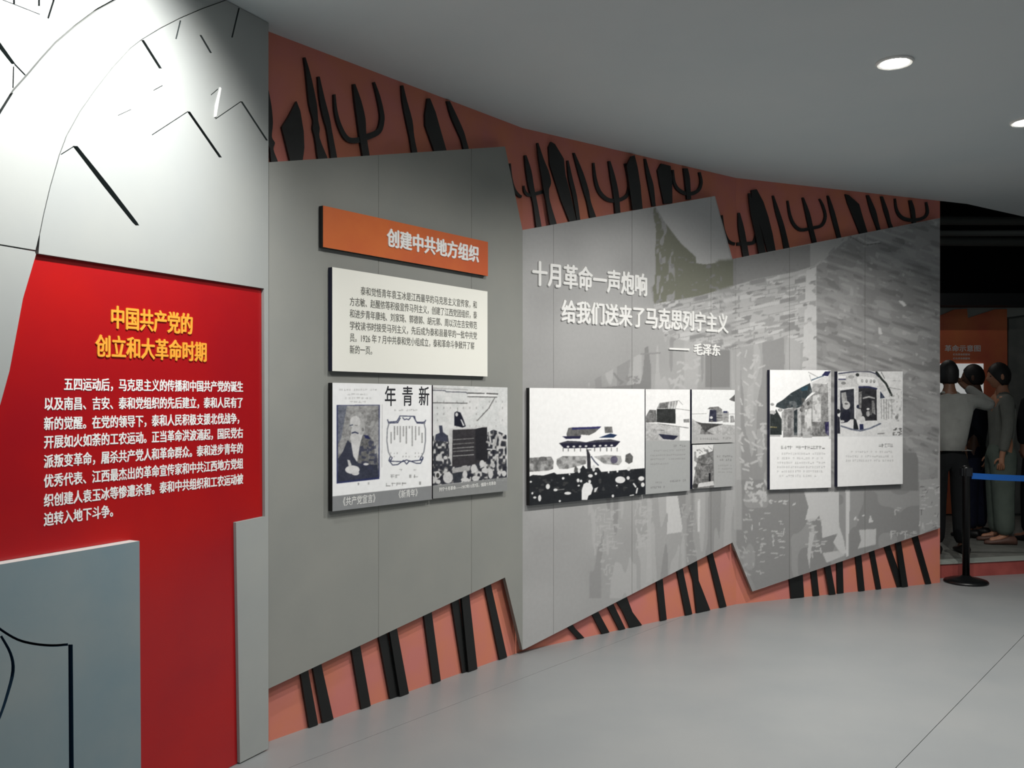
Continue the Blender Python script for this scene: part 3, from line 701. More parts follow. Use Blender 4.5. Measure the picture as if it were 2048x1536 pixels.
# picture board 3: gate tower above a marching crowd
c3 = Cv(1050, 768, 1295, 1020, 2.5, (248, 248, 248)); c3.T = (1050, 840, 8.192)
c3.poly([(70, 620), (430, 600), (470, 680), (460, 800), (380, 830), (70, 850)], 140); c3.poly([(520, 640), (620, 590), (1010, 590), (1000, 720), (700, 800), (560, 800), (515, 720)], 160)
c3.poly([(1130, 600), (1330, 570), (1570, 590), (1590, 680), (1540, 740), (1300, 720)], 176); c3.poly([(1650, 570), (1720, 540), (1770, 600), (1760, 690), (1700, 720), (1640, 680)], 96)
m_ = c3.mask([(70, 560), (1950, 540), (1950, 840), (70, 860)]); nz = c3.noise(7, 7, 17); c3.paint(m_ & (nz > .62) & (c3.a[..., 0] < 200), 196, .6); c3.paint(m_ & (nz < .33) & (c3.a[..., 0] < 200), 96, .6)
c3.ell(1460, 650, 60, 60, (96, 92, 112)); c3.ell(290, 640, 70, 40, 108)
c3.poly([(710, 130), (780, 120), (1250, 110), (1150, 200), (1050, 250), (920, 240), (900, 300), (690, 290), (680, 230)], 104); c3.poly([(770, 125), (1250, 105), (1220, 140), (770, 160)], (48, 48, 96))
c3.poly([(610, 268), (920, 262), (900, 305), (670, 310)], (34, 34, 66)); c3.poly([(1300, 110), (1425, 110), (1440, 210), (1310, 215)], 112); c3.poly([(1210, 290), (1400, 220), (1510, 245), (1450, 290)], (30, 50, 84))
c3.poly([(555, 380), (700, 340), (900, 350), (1000, 365), (1150, 330), (1400, 315), (1560, 350), (1480, 440), (1000, 460), (640, 465)], (70, 70, 80)); c3.poly([(570, 385), (1560, 355), (1480, 440), (1000, 460), (640, 465)], (30, 30, 52))
for x in (705, 800, 903, 1000, 1135, 1232, 1325, 1420): c3.ell(x, 438 - (x - 700) * .03, 22, 16, 215)
for x in (625, 710, 812, 910, 1010, 1140, 1235, 1340, 1415, 1510): c3.line([(x, 460), (x, 510)], 14, 110)
c3.line([(1040, 490), (1080, 490)], 12, 100)
cr = c3.mask([(60, 930), (130, 900), (300, 910), (480, 860), (520, 890), (800, 870), (920, 790), (950, 740), (1000, 800), (1200, 780), (1250, 850), (1500, 830), (1700, 810), (1960, 790), (1960, 1230), (30, 1460)])
c3.paint(cr, (30, 33, 38)); nz = c3.noise(6, 5, 27); c3.paint(cr & (nz > .78) & (c3.Y < 985), 70, .7)
c3.poly([(1010, 480), (1030, 480), (1070, 570), (1080, 800), (1020, 800)], (50, 50, 56)); c3.line([(1085, 600), (1140, 680), (1200, 740)], 20, (60, 66, 90)); c3.poly([(820, 740), (870, 800), (850, 860), (800, 850)], 90)
c3.ell(1125, 790, 25, 55, 220); c3.ell(885, 830, 22, 40, 226); c3.ell(1160, 880, 20, 22, 235)
for (x, y, a, b) in ((1072, 915, 38, 28), (870, 990, 24, 32), (918, 1000, 20, 22), (1560, 980, 82, 56), (1690, 950, 26, 30), (1905, 960, 48, 38), (375, 1090, 34, 44), (95, 1012, 20, 16), (120, 1200, 16, 20), (240, 1280, 26, 52), (500, 1145, 34, 22), (700, 1200, 56, 24), (570, 1328, 18, 16), (1440, 1245, 20, 24), (1060, 1010, 22, 30), (160, 1270, 26, 18), (1930, 1060, 30, 36), (625, 955, 22, 20), (880, 1075, 20, 14), (1370, 855, 16, 18), (1515, 840, 16, 20), (1700, 800, 30, 34), (1505, 1075, 14, 12), (730, 890, 14, 14)): c3.ell(x, y, a, b, 228)
c3.poly([(960, 1050), (1010, 1020), (1090, 1050), (1115, 1120), (1080, 1220), (1040, 1240), (1020, 1310), (930, 1310), (930, 1150)], 238)
c3.poly([(1140, 1120), (1200, 1095), (1160, 1180), (1130, 1180)], 215); c3.line([(1780, 1045), (1815, 1095)], 26, 225); c3.line([(1840, 1120), (1825, 1195)], 24, 220); c3.line([(1720, 1238), (1780, 1228)], 16, 225); c3.line([(540, 1145), (640, 1135)], 16, 110)
c3.grit(0.8, 1050, 842, 1295, 1020); c3.blur(2)
r, of = quad_board('picture_board', FB, ((1059, 775.7), (1289.2, 778), (1289, 989), (1057.6, 1011.5)), .030, M_bedge, 'large picture board of a tiled gate tower above a dark marching crowd', 'picture', 'picture boards on the curved wall', c3)

# picture boards 4-6: huts by the water
c4 = Cv(1285, 770, 1385, 995, 3, (168, 170, 170)); c4.T = (1285, 770, 6.98)
c4.poly([(40, 55), (665, 60), (665, 775), (40, 780)], 242); c4.poly([(40, 530), (230, 540), (520, 580), (520, 775), (40, 782)], 188); c4.poly([(40, 600), (240, 620), (400, 680), (250, 780), (40, 780)], 176); c4.poly([(100, 345), (190, 350), (200, 520), (45, 525), (45, 440)], 110)
c4.poly([(200, 335), (460, 330), (462, 540), (200, 520)], (48, 50, 50)); c4.poly([(200, 330), (240, 250), (500, 215), (460, 330)], 150); c4.poly([(250, 260), (350, 245), (350, 320), (230, 325)], 112)
for x in (375, 420, 455): c4.line([(x + 6, 235), (x - 10, 328)], 16, 205)
c4.line([(505, 215), (560, 275)], 7, 150); c4.line([(462, 330), (655, 355)], 8, 140); c4.line([(215, 540), (640, 600)], 14, 150); c4.poly([(570, 480), (655, 470), (655, 525), (575, 525)], 140)
c4.poly([(220, 682), (350, 695), (500, 710), (440, 765), (290, 755)], (40, 42, 62)); c4.line([(160, 628), (300, 632)], 9, 130)
c4.scribble(430, 850, 620, 30, 122, 30)
for y in (920, 985, 1040, 1105): c4.scribble(110 if y > 930 else 160, y, 615 if y < 1100 else 390, 20, 138, 26, -.03)
c4.scribble(380, 1345, 620, 26, 120, 26, -.08); c4.scribble(180, 1360, 290, 18, 130, 24); c4.scribble(115, 1432, 325, 26, 110, 26, -.05)
c4.grit(1.1, 1285, 770, 1385, 881); c4.blur(2)
quad_board('picture_board', FB, ((1291, 778.4), (1380, 779), (1380, 981), (1291, 988.7)), .026, M_nedge, 'tall grey picture board with a dark timber hut and caption lines below', 'picture', 'picture boards on the curved wall', c4, step=.8)
c5 = Cv(1378, 770, 1475, 895, 3, (240, 241, 241)); c5.T = (1285, 770, 6.98)
c5.poly([(690, 470), (800, 540), (980, 540), (1290, 560), (1300, 800), (690, 820)], 182); c5.poly([(820, 600), (1000, 690), (800, 690)], 120); c5.line([(690, 405), (890, 400)], 8, 170); c5.line([(1200, 405), (1300, 405)], 8, 170)
c5.poly([(905, 335), (940, 310), (1060, 300), (1110, 340), (1110, 370), (1020, 350)], 120); c5.poly([(940, 345), (1030, 350), (1035, 515), (925, 515)], (50, 52, 70)); c5.poly([(1030, 350), (1110, 350), (1120, 500), (1035, 515)], 130)
for y in (400, 440, 475): c5.line([(1035, y), (1110, y)], 8, 190)
c5.poly([(1115, 370), (1205, 370), (1205, 520), (1120, 520)], 166); c5.poly([(1130, 365), (1185, 365), (1185, 390), (1130, 390)], (50, 54, 84)); c5.poly([(1225, 430), (1270, 430), (1290, 520), (1225, 525)], 150)
c5.poly([(740, 510), (830, 530), (1130, 545), (960, 600), (880, 655), (840, 620), (810, 560)], (80, 80, 80)); c5.ell(960, 455, 22, 18, 220); c5.ell(965, 505, 26, 14, 90)
c5.poly([(1210, 200), (1260, 160), (1300, 120), (1310, 240), (1230, 215)], 90); c5.scribble(745, 750, 1080, 30, 126, 30); c5.scribble(1125, 742, 1250, 30, 120, 30)
c5.poly([(690, 700), (760, 690), (740, 800), (690, 815)], 176)
c5.grit(1.1, 1378, 770, 1475, 870); c5.blur(2)
quad_board('picture_board', FB, ((1383.7, 779), (1469.5, 780), (1469.5, 884.5), (1383.7, 887.4)), .026, M_nedge, 'small picture board of a boat beside a stilt house, upper right of the gate picture', 'picture', 'picture boards on the curved wall', c5, step=.8)
c6 = Cv(1378, 882, 1475, 985, 3, (174, 175, 175)); c6.T = (1285, 770, 6.98)
c6.poly([(690, 835), (990, 830), (1000, 1440), (690, 1460)], 120); c6.poly([(690, 835), (990, 830), (980, 920), (880, 960), (780, 1000), (740, 1180), (700, 1420), (690, 1440)], 226)
c6.poly([(790, 990), (980, 930), (985, 1340), (800, 1360), (720, 1430), (740, 1150)], 128); gm = c6.mask([(720, 900), (990, 900), (990, 1340), (720, 1430)]); c6.paint(gm & (c6.noise(5, 6, 3) > .62), 96, .6)
c6.line([(800, 1100), (930, 1115), (975, 1090)], 9, 70); c6.poly([(925, 1230), (950, 1230), (950, 1370), (925, 1370)], (30, 30, 34)); c6.poly([(790, 1370), (990, 1340), (1000, 1400), (760, 1430)], 214); c6.ell(735, 1410, 40, 36, 60)
for k_, (a, b) in enumerate(((790, 900), (850, 880), (920, 860))): c6.line([(a, b), (a + 50, b + 40)], 10, 150)
c6.scribble(1010, 995, 1275, 24, 118, 28); c6.scribble(1080, 1045, 1275, 24, 112, 28)
for y in (1125, 1170, 1215): c6.scribble(1060, y, 1270, 18, 145, 24)
c6.grit(1.1, 1380, 885, 1427, 985); c6.blur(2)
quad_board('picture_board', FB, ((1384.8, 889.8), (1469, 886.4), (1469, 972), (1384.8, 978)), .026, M_nedge, 'small picture board of a ruined doorway, lower right of the gate picture', 'picture', 'picture boards on the curved wall', c6, step=.8)

# picture boards 7-8: two white boards with street photographs
c7 = Cv(1534, 735, 1668, 985, 3, (242, 243, 244)); c7.T = (1535, 735, 10.593)
c7.poly([(50, 55), (1280, 60), (1290, 1470), (50, 1520)], 248); c7.poly([(1285, 60), (1400, 60), (1400, 1520), (1300, 1520)], 205)
c7.poly([(340, 900), (640, 830), (1280, 320), (1300, 1460), (330, 1480)], 150)
c7.poly([(170, 830), (200, 760), (320, 690), (500, 540), (720, 420), (900, 330), (950, 520), (840, 620), (680, 860), (520, 850), (340, 880)], (56, 64, 68)); c7.poly([(700, 440), (860, 380), (850, 480), (720, 500)], (50, 78, 92))
c7.line([(930, 270), (1060, 220), (1180, 180)], 26, (110, 126, 140)); c7.poly([(1150, 170), (1220, 85), (1340, 80), (1280, 185)], (40, 42, 80)); c7.line([(870, 100), (1060, 200)], 20, 190); c7.line([(890, 160), (930, 300)], 14, 190)
c7.poly([(930, 320), (1200, 190), (1285, 200), (1285, 320), (1100, 360), (930, 420)], 216); c7.poly([(960, 340), (1280, 350), (1280, 540), (950, 520)], 172)
for a, b, t0, b0, v in ((300, 350, 950, 1340, 180), (385, 430, 1030, 1340, 176), (430, 520, 930, 1450, 132), (560, 635, 920, 1440, (46, 54, 58)), (635, 710, 860, 1480, 188), (710, 780, 930, 1450, 132), (790, 930, 900, 1280, 220), (955, 1130, 600, 1150, 214), (1150, 1280, 560, 1120, 138)):
    c7.poly([(a, t0), (b, t0 - 40), (b, b0), (a, b0)], v)
c7.poly([(740, 1280), (940, 1280), (940, 1490), (740, 1490)], 182); c7.poly([(950, 1160), (1300, 1140), (1300, 1450), (960, 1450)], 120); c7.poly([(1210, 1160), (1300, 1150), (1300, 1450), (1230, 1400)], (50, 46, 84))
for x, y in ((760, 690), (740, 830), (860, 760), (720, 900)): c7.ell(x, y, 34, 44, 84)
c7.poly([(50, 960), (140, 1000), (180, 880), (300, 1100), (300, 1430), (50, 1430)], (46, 52, 52)); c7.ell(100, 780, 40, 30, 170); c7.ell(110, 950, 70, 40, 190); c7.ell(270, 900, 50, 36, 160); c7.line([(60, 1260), (190, 1270)], 26, (120, 114, 84)); c7.line([(60, 1450), (260, 1450)], 30, 180)
m_ = c7.mask([(340, 600), (1280, 320), (1290, 1460), (330, 1480)]); c7.paint(m_ & (c7.noise(4, 7, 71) > .7), 190, .3); c7.paint(m_ & (c7.noise(4, 7, 72) > .72), 90, .3)
c7.T = (1500, 720, 5.485); c7.poly([(215, 866), (920, 866), (920, 1440), (215, 1440)], 243)
c7.scribble(345, 960, 840, 34, 108, 32)
for y, a, b in ((1028, 350, 840), (1078, 300, 840), (1128, 300, 835), (1175, 300, 825), (1222, 300, 810), (1272, 300, 735)): c7.scribble(a, y, b, 22, 176, 24)
c7.grit(1.1, 1530, 735, 1663, 872); c7.blur(2)
quad_board('picture_board', FC, ((1539.7, 739.7), (1662, 740.5), (1661.5, 975), (1539.7, 979.3)), .030, M_nedge, 'white-bottomed picture board with an old tiled house and plastered columns', 'picture', 'picture boards on the curved wall', c7, step=.8)
c8 = Cv(1668, 738, 1812, 980, 3, (222, 223, 224)); c8.T = (1670, 735, 10.593)
c8.poly([(60, 75), (1420, 80), (1420, 1450), (60, 1450)], 222); c8.poly([(60, 110), (480, 80), (760, 85), (900, 170), (1100, 480), (1000, 520), (880, 400), (480, 400), (60, 430)], 196)
c8.line([(80, 130), (300, 100), (520, 80), (740, 90), (860, 130), (930, 200)], 24, (62, 64, 84)); c8.line([(880, 100), (1000, 260), (1080, 340), (1200, 590)], 46, (44, 50, 48)); c8.line([(980, 100), (1050, 230)], 18, 130)
c8.ell(475, 155, 38, 34, (48, 52, 52)); c8.line([(80, 250), (220, 250)], 26, (70, 70, 100)); c8.poly([(70, 180), (230, 180), (230, 230), (70, 230)], 230); c8.ell(180, 330, 50, 30, 120); c8.ell(340, 200, 60, 36, 150)
c8.poly([(470, 200), (560, 185), (820, 215), (900, 260), (930, 400), (500, 370), (470, 330)], 226)
for x in (575, 670, 760, 830): c8.ell(x, 285 + (x - 575) * .03, 24, 36, 140); c8.ell(x, 285, 10, 14, 210)
c8.poly([(110, 490), (400, 450), (410, 1100), (110, 1100)], (50, 52, 60)); c8.poly([(130, 540), (230, 520), (260, 700), (150, 780)], 160); c8.poly([(500, 400), (700, 400), (880, 450), (890, 1120), (560, 1130), (500, 880)], (48, 48, 52)); c8.line([(510, 415), (700, 410), (880, 450)], 34, (44, 48, 80))
c8.poly([(510, 520), (570, 500), (560, 860), (510, 860)], 130); c8.line([(600, 650), (720, 620), (830, 650)], 34, 168); c8.poly([(780, 700), (830, 700), (860, 1000), (780, 950)], 130)
c8.line([(85, 480), (85, 860)], 40, 196); c8.line([(462, 380), (462, 900)], 60, 206); c8.line([(925, 430), (920, 1160)], 48, 214)
c8.poly([(960, 500), (1060, 640), (960, 660)], (44, 54, 78))
for x in (980, 1035, 1085, 1130, 1200): c8.line([(x, 680), (x + 4, 1080)], 20, 150 if x % 2 else 176)
c8.ell(240, 800, 80, 90, 186); c8.ell(240, 770, 40, 20, 100); c8.poly([(180, 900), (300, 890), (330, 1100), (260, 1160), (130, 1180), (100, 1040)], (36, 38, 50)); c8.ell(70, 930, 40, 50, (44, 46, 52)); c8.poly([(50, 1020), (100, 1060), (110, 1400), (50, 1400)], (50, 50, 60))
c8.ell(150, 1140, 50, 26, 200); c8.ell(485, 830, 30, 40, (44, 48, 66)); c8.poly([(440, 880), (540, 880), (580, 1000), (520, 1110), (440, 1110)], 190); c8.poly([(395, 1060), (450, 1110), (500, 1300), (470, 1350), (390, 1330)], (36, 40, 44)); c8.ell(585, 1110, 55, 80, 210); c8.poly([(520, 1200), (600, 1200), (610, 1330), (520, 1360)], (38, 42, 76)); c8.ell(700, 880, 32, 24, 210); c8.ell(700, 980, 40, 60, 170); c8.ell(760, 950, 30, 60, 90)
c8.line([(130, 1240), (350, 1310), (540, 1340), (740, 1290), (960, 1190)], 34, (110, 116, 130)); c8.poly([(620, 1250), (880, 1170), (700, 1140), (620, 1200)], 216); c8.line([(910, 1405), (1040, 1395)], 24, 150); c8.paint(c8.mask([(1220, 1290), (1420, 1260), (1420, 1450), (1220, 1440)]) & (c8.noise(2.5, 2.5, 81) > .5), 120)
c8.paint(c8.mask([(960, 600), (1420, 500), (1400, 1150), (960, 1100)]) & (c8.noise(3, 4, 83) > .68), 160, .6); c8.ell(1305, 1060, 34, 44, 150); c8.line([(1130, 420), (1400, 470)], 16, 170); c8.line([(1230, 280), (1400, 285)], 12, 186)
c8.T = (1500, 720, 5.485); c8.poly([(950, 840), (1680, 840), (1680, 1400), (950, 1400)], 238)
c8.scribble(1415, 938, 1585, 34, 108, 32)
for y, a, b in ((1008, 1110, 1585), (1058, 1050, 1580), (1104, 1050, 1575)): c8.scribble(a, y, b, 20, 176, 24)
c8.grit(1.1, 1670, 735, 1812, 872); c8.blur(2)
quad_board('picture_board', FC, ((1675, 742.8), (1805.4, 742.8), (1804.5, 968), (1675.4, 973.4)), .034, M_nedge, 'white-bottomed picture board of a shop arcade with people, farthest right', 'picture', 'picture boards on the curved wall', c8, step=.8)

# ------------------------------------------------------------------ weapon silhouettes above the panels
T4 = (520, 60, 3.657); T5 = (1000, 240, 4.267); T6 = (1400, 340, 4.096)
WO0, WO1 = 0.002, 0.014
def cut(name, fac, T, pts, label, group, strokep=True, o1=WO1, parent=None, ext=0, cat='weapon silhouette', lay=0):
    pts = crop(T, pts)
    if strokep:
        if ext:
            a, b = pts[-2], pts[-1]; L = math.hypot(b[0] - a[0], b[1] - a[1]); pts = pts + [(b[0] + (b[0] - a[0]) / L * ext, b[1] + (b[1] - a[1]) / L * ext, b[2])]
        pl = vstroke(dense(pts, 3))
    else: pl = [p[:2] for p in pts]
    o = board(name, fac, [pl], WO0 + lay * .0135, o1 + lay * .0135, M_black, parent=parent)
    if label: tag(o, label, cat, group)
    return o
GW = 'black weapon silhouettes along the top of the wall'
def knife(fac, T, pts, label, lay=0): cut('broad_blade', fac, T, pts, label, GW, False, lay=lay)
def spear(fac, T, pts, label, lay=0): cut('spear', fac, T, pts, label, GW, True, ext=6, lay=lay)
def trident(fac, T, fork, shaft, label, extra=None):
    f = crop(T, fork); s = crop(T, shaft); u, z = fac.unp(s[-1][0], s[-1][1], WO1)
    r = tag(empty('trident', fac.M(u, 0, z)), label, 'weapon silhouette', GW)
    board('fork', fac, [stroke(dense(f, 4))], WO0, WO1, M_black, parent=r)
    if extra: board('side_prong', extra[0], [stroke(dense(crop(T, extra[1]), 4))], WO0, WO1, M_black, parent=r)
    a, b = s[-2], s[-1]; L = math.hypot(b[0] - a[0], b[1] - a[1]); s = s + [(b[0] + (b[0] - a[0]) / L * 6, b[1] + (b[1] - a[1]) / L * 6, b[2])]
    board('shaft', fac, [vstroke(dense(s, 3))], WO0, WO1 + .002, M_black, parent=r)
cut('spear', FA, T4, [(60, 440, 6), (72, 560, 26), (72, 680, 46), (76, 780, 22), (84, 825, 52), (86, 870, 24), (104, 950, 46)], 'black spear with a round knob half hidden by the pale left wall', GW, ext=6)
knife(FA, T4, [(268, 520), (295, 590), (320, 740), (325, 860), (312, 960), (222, 962), (160, 710), (210, 630)], 'broad black cleaver blade near the left end of the wall')
spear(FA, T4, [(328, 200, 12), (355, 330, 34), (388, 540, 56), (408, 660, 36), (412, 720, 52), (420, 790, 34), (456, 925, 68)], 'tallest black spear, reaching close to the ceiling')
spear(FA, T4, [(430, 340, 14), (455, 500, 38), (487, 640, 46), (508, 730, 36), (540, 920, 44)], 'slim black spear between the tallest spear and the first full trident')
trident(FA, T4, [(546, 470, 14), (556, 590, 22), (585, 700, 28), (635, 790, 34), (700, 808, 40), (790, 780, 44), (870, 740, 38), (894, 660, 34), (890, 590, 30), (866, 480, 24), (835, 380, 12)], [(690, 395, 16), (718, 520, 48), (742, 650, 60), (752, 760, 52), (775, 905, 50)], 'first black trident from the left, complete with three prongs')
spear(FA, T4, [(1042, 405, 14), (1060, 520, 34), (1092, 660, 46), (1112, 780, 34), (1130, 880, 38)], 'slim black spear right of the first trident')
knife(FA, T4, [(1225, 500), (1245, 500), (1285, 600), (1330, 760), (1366, 885), (1276, 888), (1210, 700), (1208, 620)], 'black leaf-shaped blade at the right of the first group')
spear(FA, T4, [(1378, 520, 22), (1420, 630, 45), (1468, 740, 46), (1490, 800, 36), (1505, 855, 38)], 'leaning black spear, last before the grey panel step')
trident(FB, T5, [(205, 560, 10), (215, 610, 20), (250, 640, 28), (320, 625, 30), (390, 600, 28), (425, 540, 22), (418, 470, 14)], [(218, 300, 16), (245, 430, 46), (270, 580, 46), (300, 700, 36), (330, 890, 44)], 'black trident just right of the first panel step', (FA, [(88, 370, 10), (100, 500, 16), (124, 590, 22), (160, 640, 24), (186, 655, 22)]))
spear(FB, T5, [(322, 195, 12), (352, 330, 42), (392, 480, 74), (396, 600, 44), (412, 700, 34), (452, 870, 56)], 'black leaf-headed spear beside the second trident', 1)
knife(FB, T5, [(435, 185), (470, 205), (545, 330), (560, 470), (600, 620), (655, 870), (600, 880), (520, 680), (425, 380), (415, 230)], 'wide black blade with a pale sheen, left of two thin spears')
spear(FB, T5, [(580, 345, 12), (604, 500, 34), (640, 650, 34), (668, 830, 30)], 'short thin black spear touching the wide shiny blade')
spear(FB, T5, [(632, 280, 14), (690, 450, 42), (735, 600, 46), (760, 700, 34), (790, 810, 50)], 'black spear left of the middle trident')
trident(FB, T5, [(800, 365, 14), (815, 500, 24), (850, 610, 30), (920, 678, 32), (1010, 684, 32), (1085, 645, 28), (1108, 560, 24), (1092, 450, 20), (1070, 370, 14)], [(935, 350, 16), (963, 480, 40), (990, 620, 46), (1005, 770, 44)], 'middle black trident above the white quotation')
knife(FB, T5, [(1120, 310), (1150, 300), (1175, 400), (1200, 560), (1218, 760), (1132, 765), (1110, 600), (1090, 450), (1080, 390)], 'black blade touching the right prong of the middle trident', 1)
spear(FB, T5, [(1240, 330, 14), (1264, 450, 32), (1290, 560, 44), (1312, 710, 30)], 'thin black spear between two wide blades')
knife(FB, T5, [(1375, 372), (1455, 392), (1470, 480), (1472, 710), (1400, 715), (1365, 550), (1345, 430)], 'blunt wide black blade touching the ceiling')
trident(FB, T5, [(1478, 425, 14), (1492, 540, 22), (1540, 605, 28), (1620, 630, 32), (1695, 600, 26), (1720, 530, 22), (1705, 445, 16)], [(1585, 412, 36), (1600, 500, 44), (1612, 650, 36)], 'black trident right above the peak of the second panel')
trident(FC, T6, [(304, 606, 26), (380, 602, 28), (445, 590, 28), (466, 520, 24)], [(320, 350, 14), (338, 470, 46), (360, 600, 50), (380, 710, 50)], 'black trident starting the farthest group beside the second panel step', (FB, [(182, 370, 12), (195, 480, 16), (225, 565, 20), (255, 595, 22), (288, 606, 24)]))
spear(FC, T6, [(405, 190, 16), (436, 350, 40), (480, 520, 54), (512, 680, 58)], 'black spear against the widest far blade', 1)
knife(FC, T6, [(420, 165), (465, 158), (520, 260), (560, 380), (595, 520), (624, 680), (560, 690), (500, 480), (430, 300)], 'widest black blade of the farthest group')
spear(FC, T6, [(600, 210, 12), (636, 340, 34), (675, 470, 40), (712, 635, 44)], 'black spear left of the small far trident')
trident(FC, T6, [(720, 250, 12), (740, 370, 20), (775, 450, 24), (830, 490, 26), (920, 475, 26), (1000, 452, 24), (1030, 380, 20), (1008, 290, 18), (980, 235, 10)], [(845, 225, 12), (883, 350, 34), (912, 480, 36), (940, 590, 36)], 'small far trident, complete, above the house corner of the mural')
spear(FC, T6, [(1050, 210, 14), (1083, 330, 34), (1112, 440, 36), (1140, 545, 32)], 'slim black spear right of the small far trident')
knife(FC, T6, [(1190, 197), (1220, 205), (1305, 280), (1330, 370), (1376, 520), (1316, 535), (1250, 370), (1210, 270)], 'pointed black blade, second weapon right of the small far trident')
spear(FC, T6, [(1375, 206, 20), (1418, 330, 44), (1445, 420, 34), (1466, 485, 26)], 'black spear, third from the right end of the wall')
spear(FC, T6, [(1490, 216, 18), (1525, 330, 34), (1550, 420, 26), (1566, 465, 30)], 'black spear next to the last trident')
trident(FC, T6, [(1600, 233, 12), (1615, 330, 20), (1660, 390, 26), (1740, 410, 28), (1825, 395, 24), (1866, 350, 22), (1855, 262, 14)], [(1725, 248, 22), (1743, 320, 34), (1755, 410, 30)], 'last black trident at the right end of the wall')

# ------------------------------------------------------------------ weapon shafts below the panels
GP = 'black weapon shafts along the foot of the wall'
def shaft(fac, T, pts, label):
    lay = .0135 if ('right one' in label or 'steeper' in label) else 0
    pts = crop(T, pts); a, b = pts[0], pts[1]; L = math.hypot(b[0] - a[0], b[1] - a[1])
    pts = [(a[0] - (b[0] - a[0]) / L * 14, a[1] - (b[1] - a[1]) / L * 14, a[2])] + pts
    pl = [fac.unp(x, y, WO1) for x, y in vstroke(pts)]; pl = [(u, max(z, 0.003)) for u, z in pl]
    tag(board('weapon_shaft', fac, [pl], WO0 + lay, WO1 + lay, M_black, px=False), label, 'shaft', GP)
S1 = (520, 1120, 3.531); S2 = (1160, 980, 5.12); S3 = (1460, 960, 4.6545)
for pts, lb in (([(318, 815, 58), (380, 1195, 62)], 'leftmost black shaft at the foot of the wall'), ([(408, 770, 66), (482, 1165, 76)], 'black shaft second from the left, slanting beside the leftmost'),
                ([(680, 635, 66), (750, 1070, 66)], 'single black shaft third from the left, wide gaps on both sides'), ([(872, 545, 66), (955, 995, 70)], 'left one of a thick pair of touching shafts'),
                ([(932, 515, 56), (1008, 970, 62)], 'right one of a thick pair of touching shafts'), ([(1187, 390, 58), (1250, 890, 55)], 'single black shaft between the thick pair and the split pair'),
                ([(1380, 300, 52), (1455, 815, 46)], 'left one of the split pair of shafts under the first panel'), ([(1440, 270, 56), (1492, 800, 62)], 'right one of the split pair of shafts under the first panel'),
                ([(1612, 190, 46), (1720, 720, 52)], 'slim shaft just left of the first panel step')):
    shaft(FA, S1, pts, lb)
for pts, lb in (([(-80, 1420, 70), (15, 1550, 62)], 'first short shaft right of the first panel step'), ([(160, 1268, 78), (265, 1490, 74)], 'second short shaft right of the first panel step'), ([(312, 1180, 76), (436, 1450, 60)], 'short leaning shaft beside the hourglass shaped butt'),
                ([(420, 1110, 130), (490, 1250, 96), (575, 1425, 122)], 'first hourglass shaped black butt under the mural panel'), ([(812, 890, 66), (858, 1350, 62)], 'upright single shaft between the two hourglass butts'),
                ([(1020, 800, 64), (1118, 1290, 66)], 'leaning shaft left of the second hourglass butt'), ([(1150, 730, 100), (1188, 925, 56), (1266, 1265, 138)], 'second hourglass shaped black butt, wide at the floor'),
                ([(1330, 640, 56), (1470, 1215, 64)], 'slim shaft just left of the second panel step')):
    shaft(FB, S2, pts, lb)
for pts, lb in (([(615, 905, 128), (630, 1115, 122)], 'thick black block of a shaft in the farthest group'), ([(780, 850, 56), (805, 1090, 54)], 'slim shaft right of the thick block'), ([(900, 815, 56), (945, 1075, 56)], 'leaning shaft meeting an upright one, farthest group'),
                ([(1022, 770, 56), (1030, 1068, 56)], 'upright shaft met by a leaning one, farthest group'), ([(1195, 700, 56), (1228, 1045, 54)], 'lone shaft in the middle of the farthest group'), ([(1320, 655, 46), (1387, 1025, 44)], 'thin shaft left of the crossed pair'),
                ([(1462, 610, 56), (1592, 1008, 62)], 'more slanted shaft of the far crossed pair'), ([(1556, 575, 50), (1618, 1000, 56)], 'steeper shaft of the far crossed pair'), ([(1722, 520, 54), (1850, 980, 50)], 'last slim shaft at the right end of the wall')):
    shaft(FC, S3, pts, lb)

# ------------------------------------------------------------------ far wall display
fp = tag(empty('far_display', FF.M(FF.unp(1960, 800, .03)[0], .0, PZ)), 'far orange display with zigzag top and small white heading behind the visitors', 'display')
board('orange_sheet', FF, [[(1700, 700), (1887, 628.5), (1909, 619), (1934, 617.5), (1936, 636), (1991, 618.5), (2014, 618), (2017, 1028), (1700, 1028)]], .005, .035, mat('far orange sheet', (228, 128, 78), .6, col2=(214, 100, 74), nscale=2), parent=fp)
board('grey_sheet', FF, [[(2018, 638), (2300, 600), (2300, 1027), (2018, 1027)]], .005, .045, mat('far grey sheet', (128, 128, 122), .7, col2=(110, 112, 108), nscale=5), parent=fp)
board('grey_sheet', FF, [[(1700, 614), (2300, 596), (2300, 598), (2018, 634), (1936, 640), (1700, 690)]], .0005, .004, mat('pale strip', (170, 172, 165), .7), parent=fp)
board('white_chart', FF, [[(1800, 727), (1967, 727), (1967, 900), (1800, 900)]], .036, .05, mat('glowing white chart', (236, 238, 236), .5, emit=0.35), parent=fp)  # emission makes the chart look lit; it is no lamp
text_px('heading_text', '革命示意图', FF, .035, 1889, 697, 1962, 12, M_letter, fp, bold=.02, thick=.002)
text_px('small_text', '红色革命根据地', FF, .035, 1906, 709, 1940, 4, M_letter, fp, bold=.01, thick=.001)
text_px('small_text', '红色革命根据地', FF, .035, 1906, 717, 1940, 4, M_letter, fp, bold=.01, thick=.001)

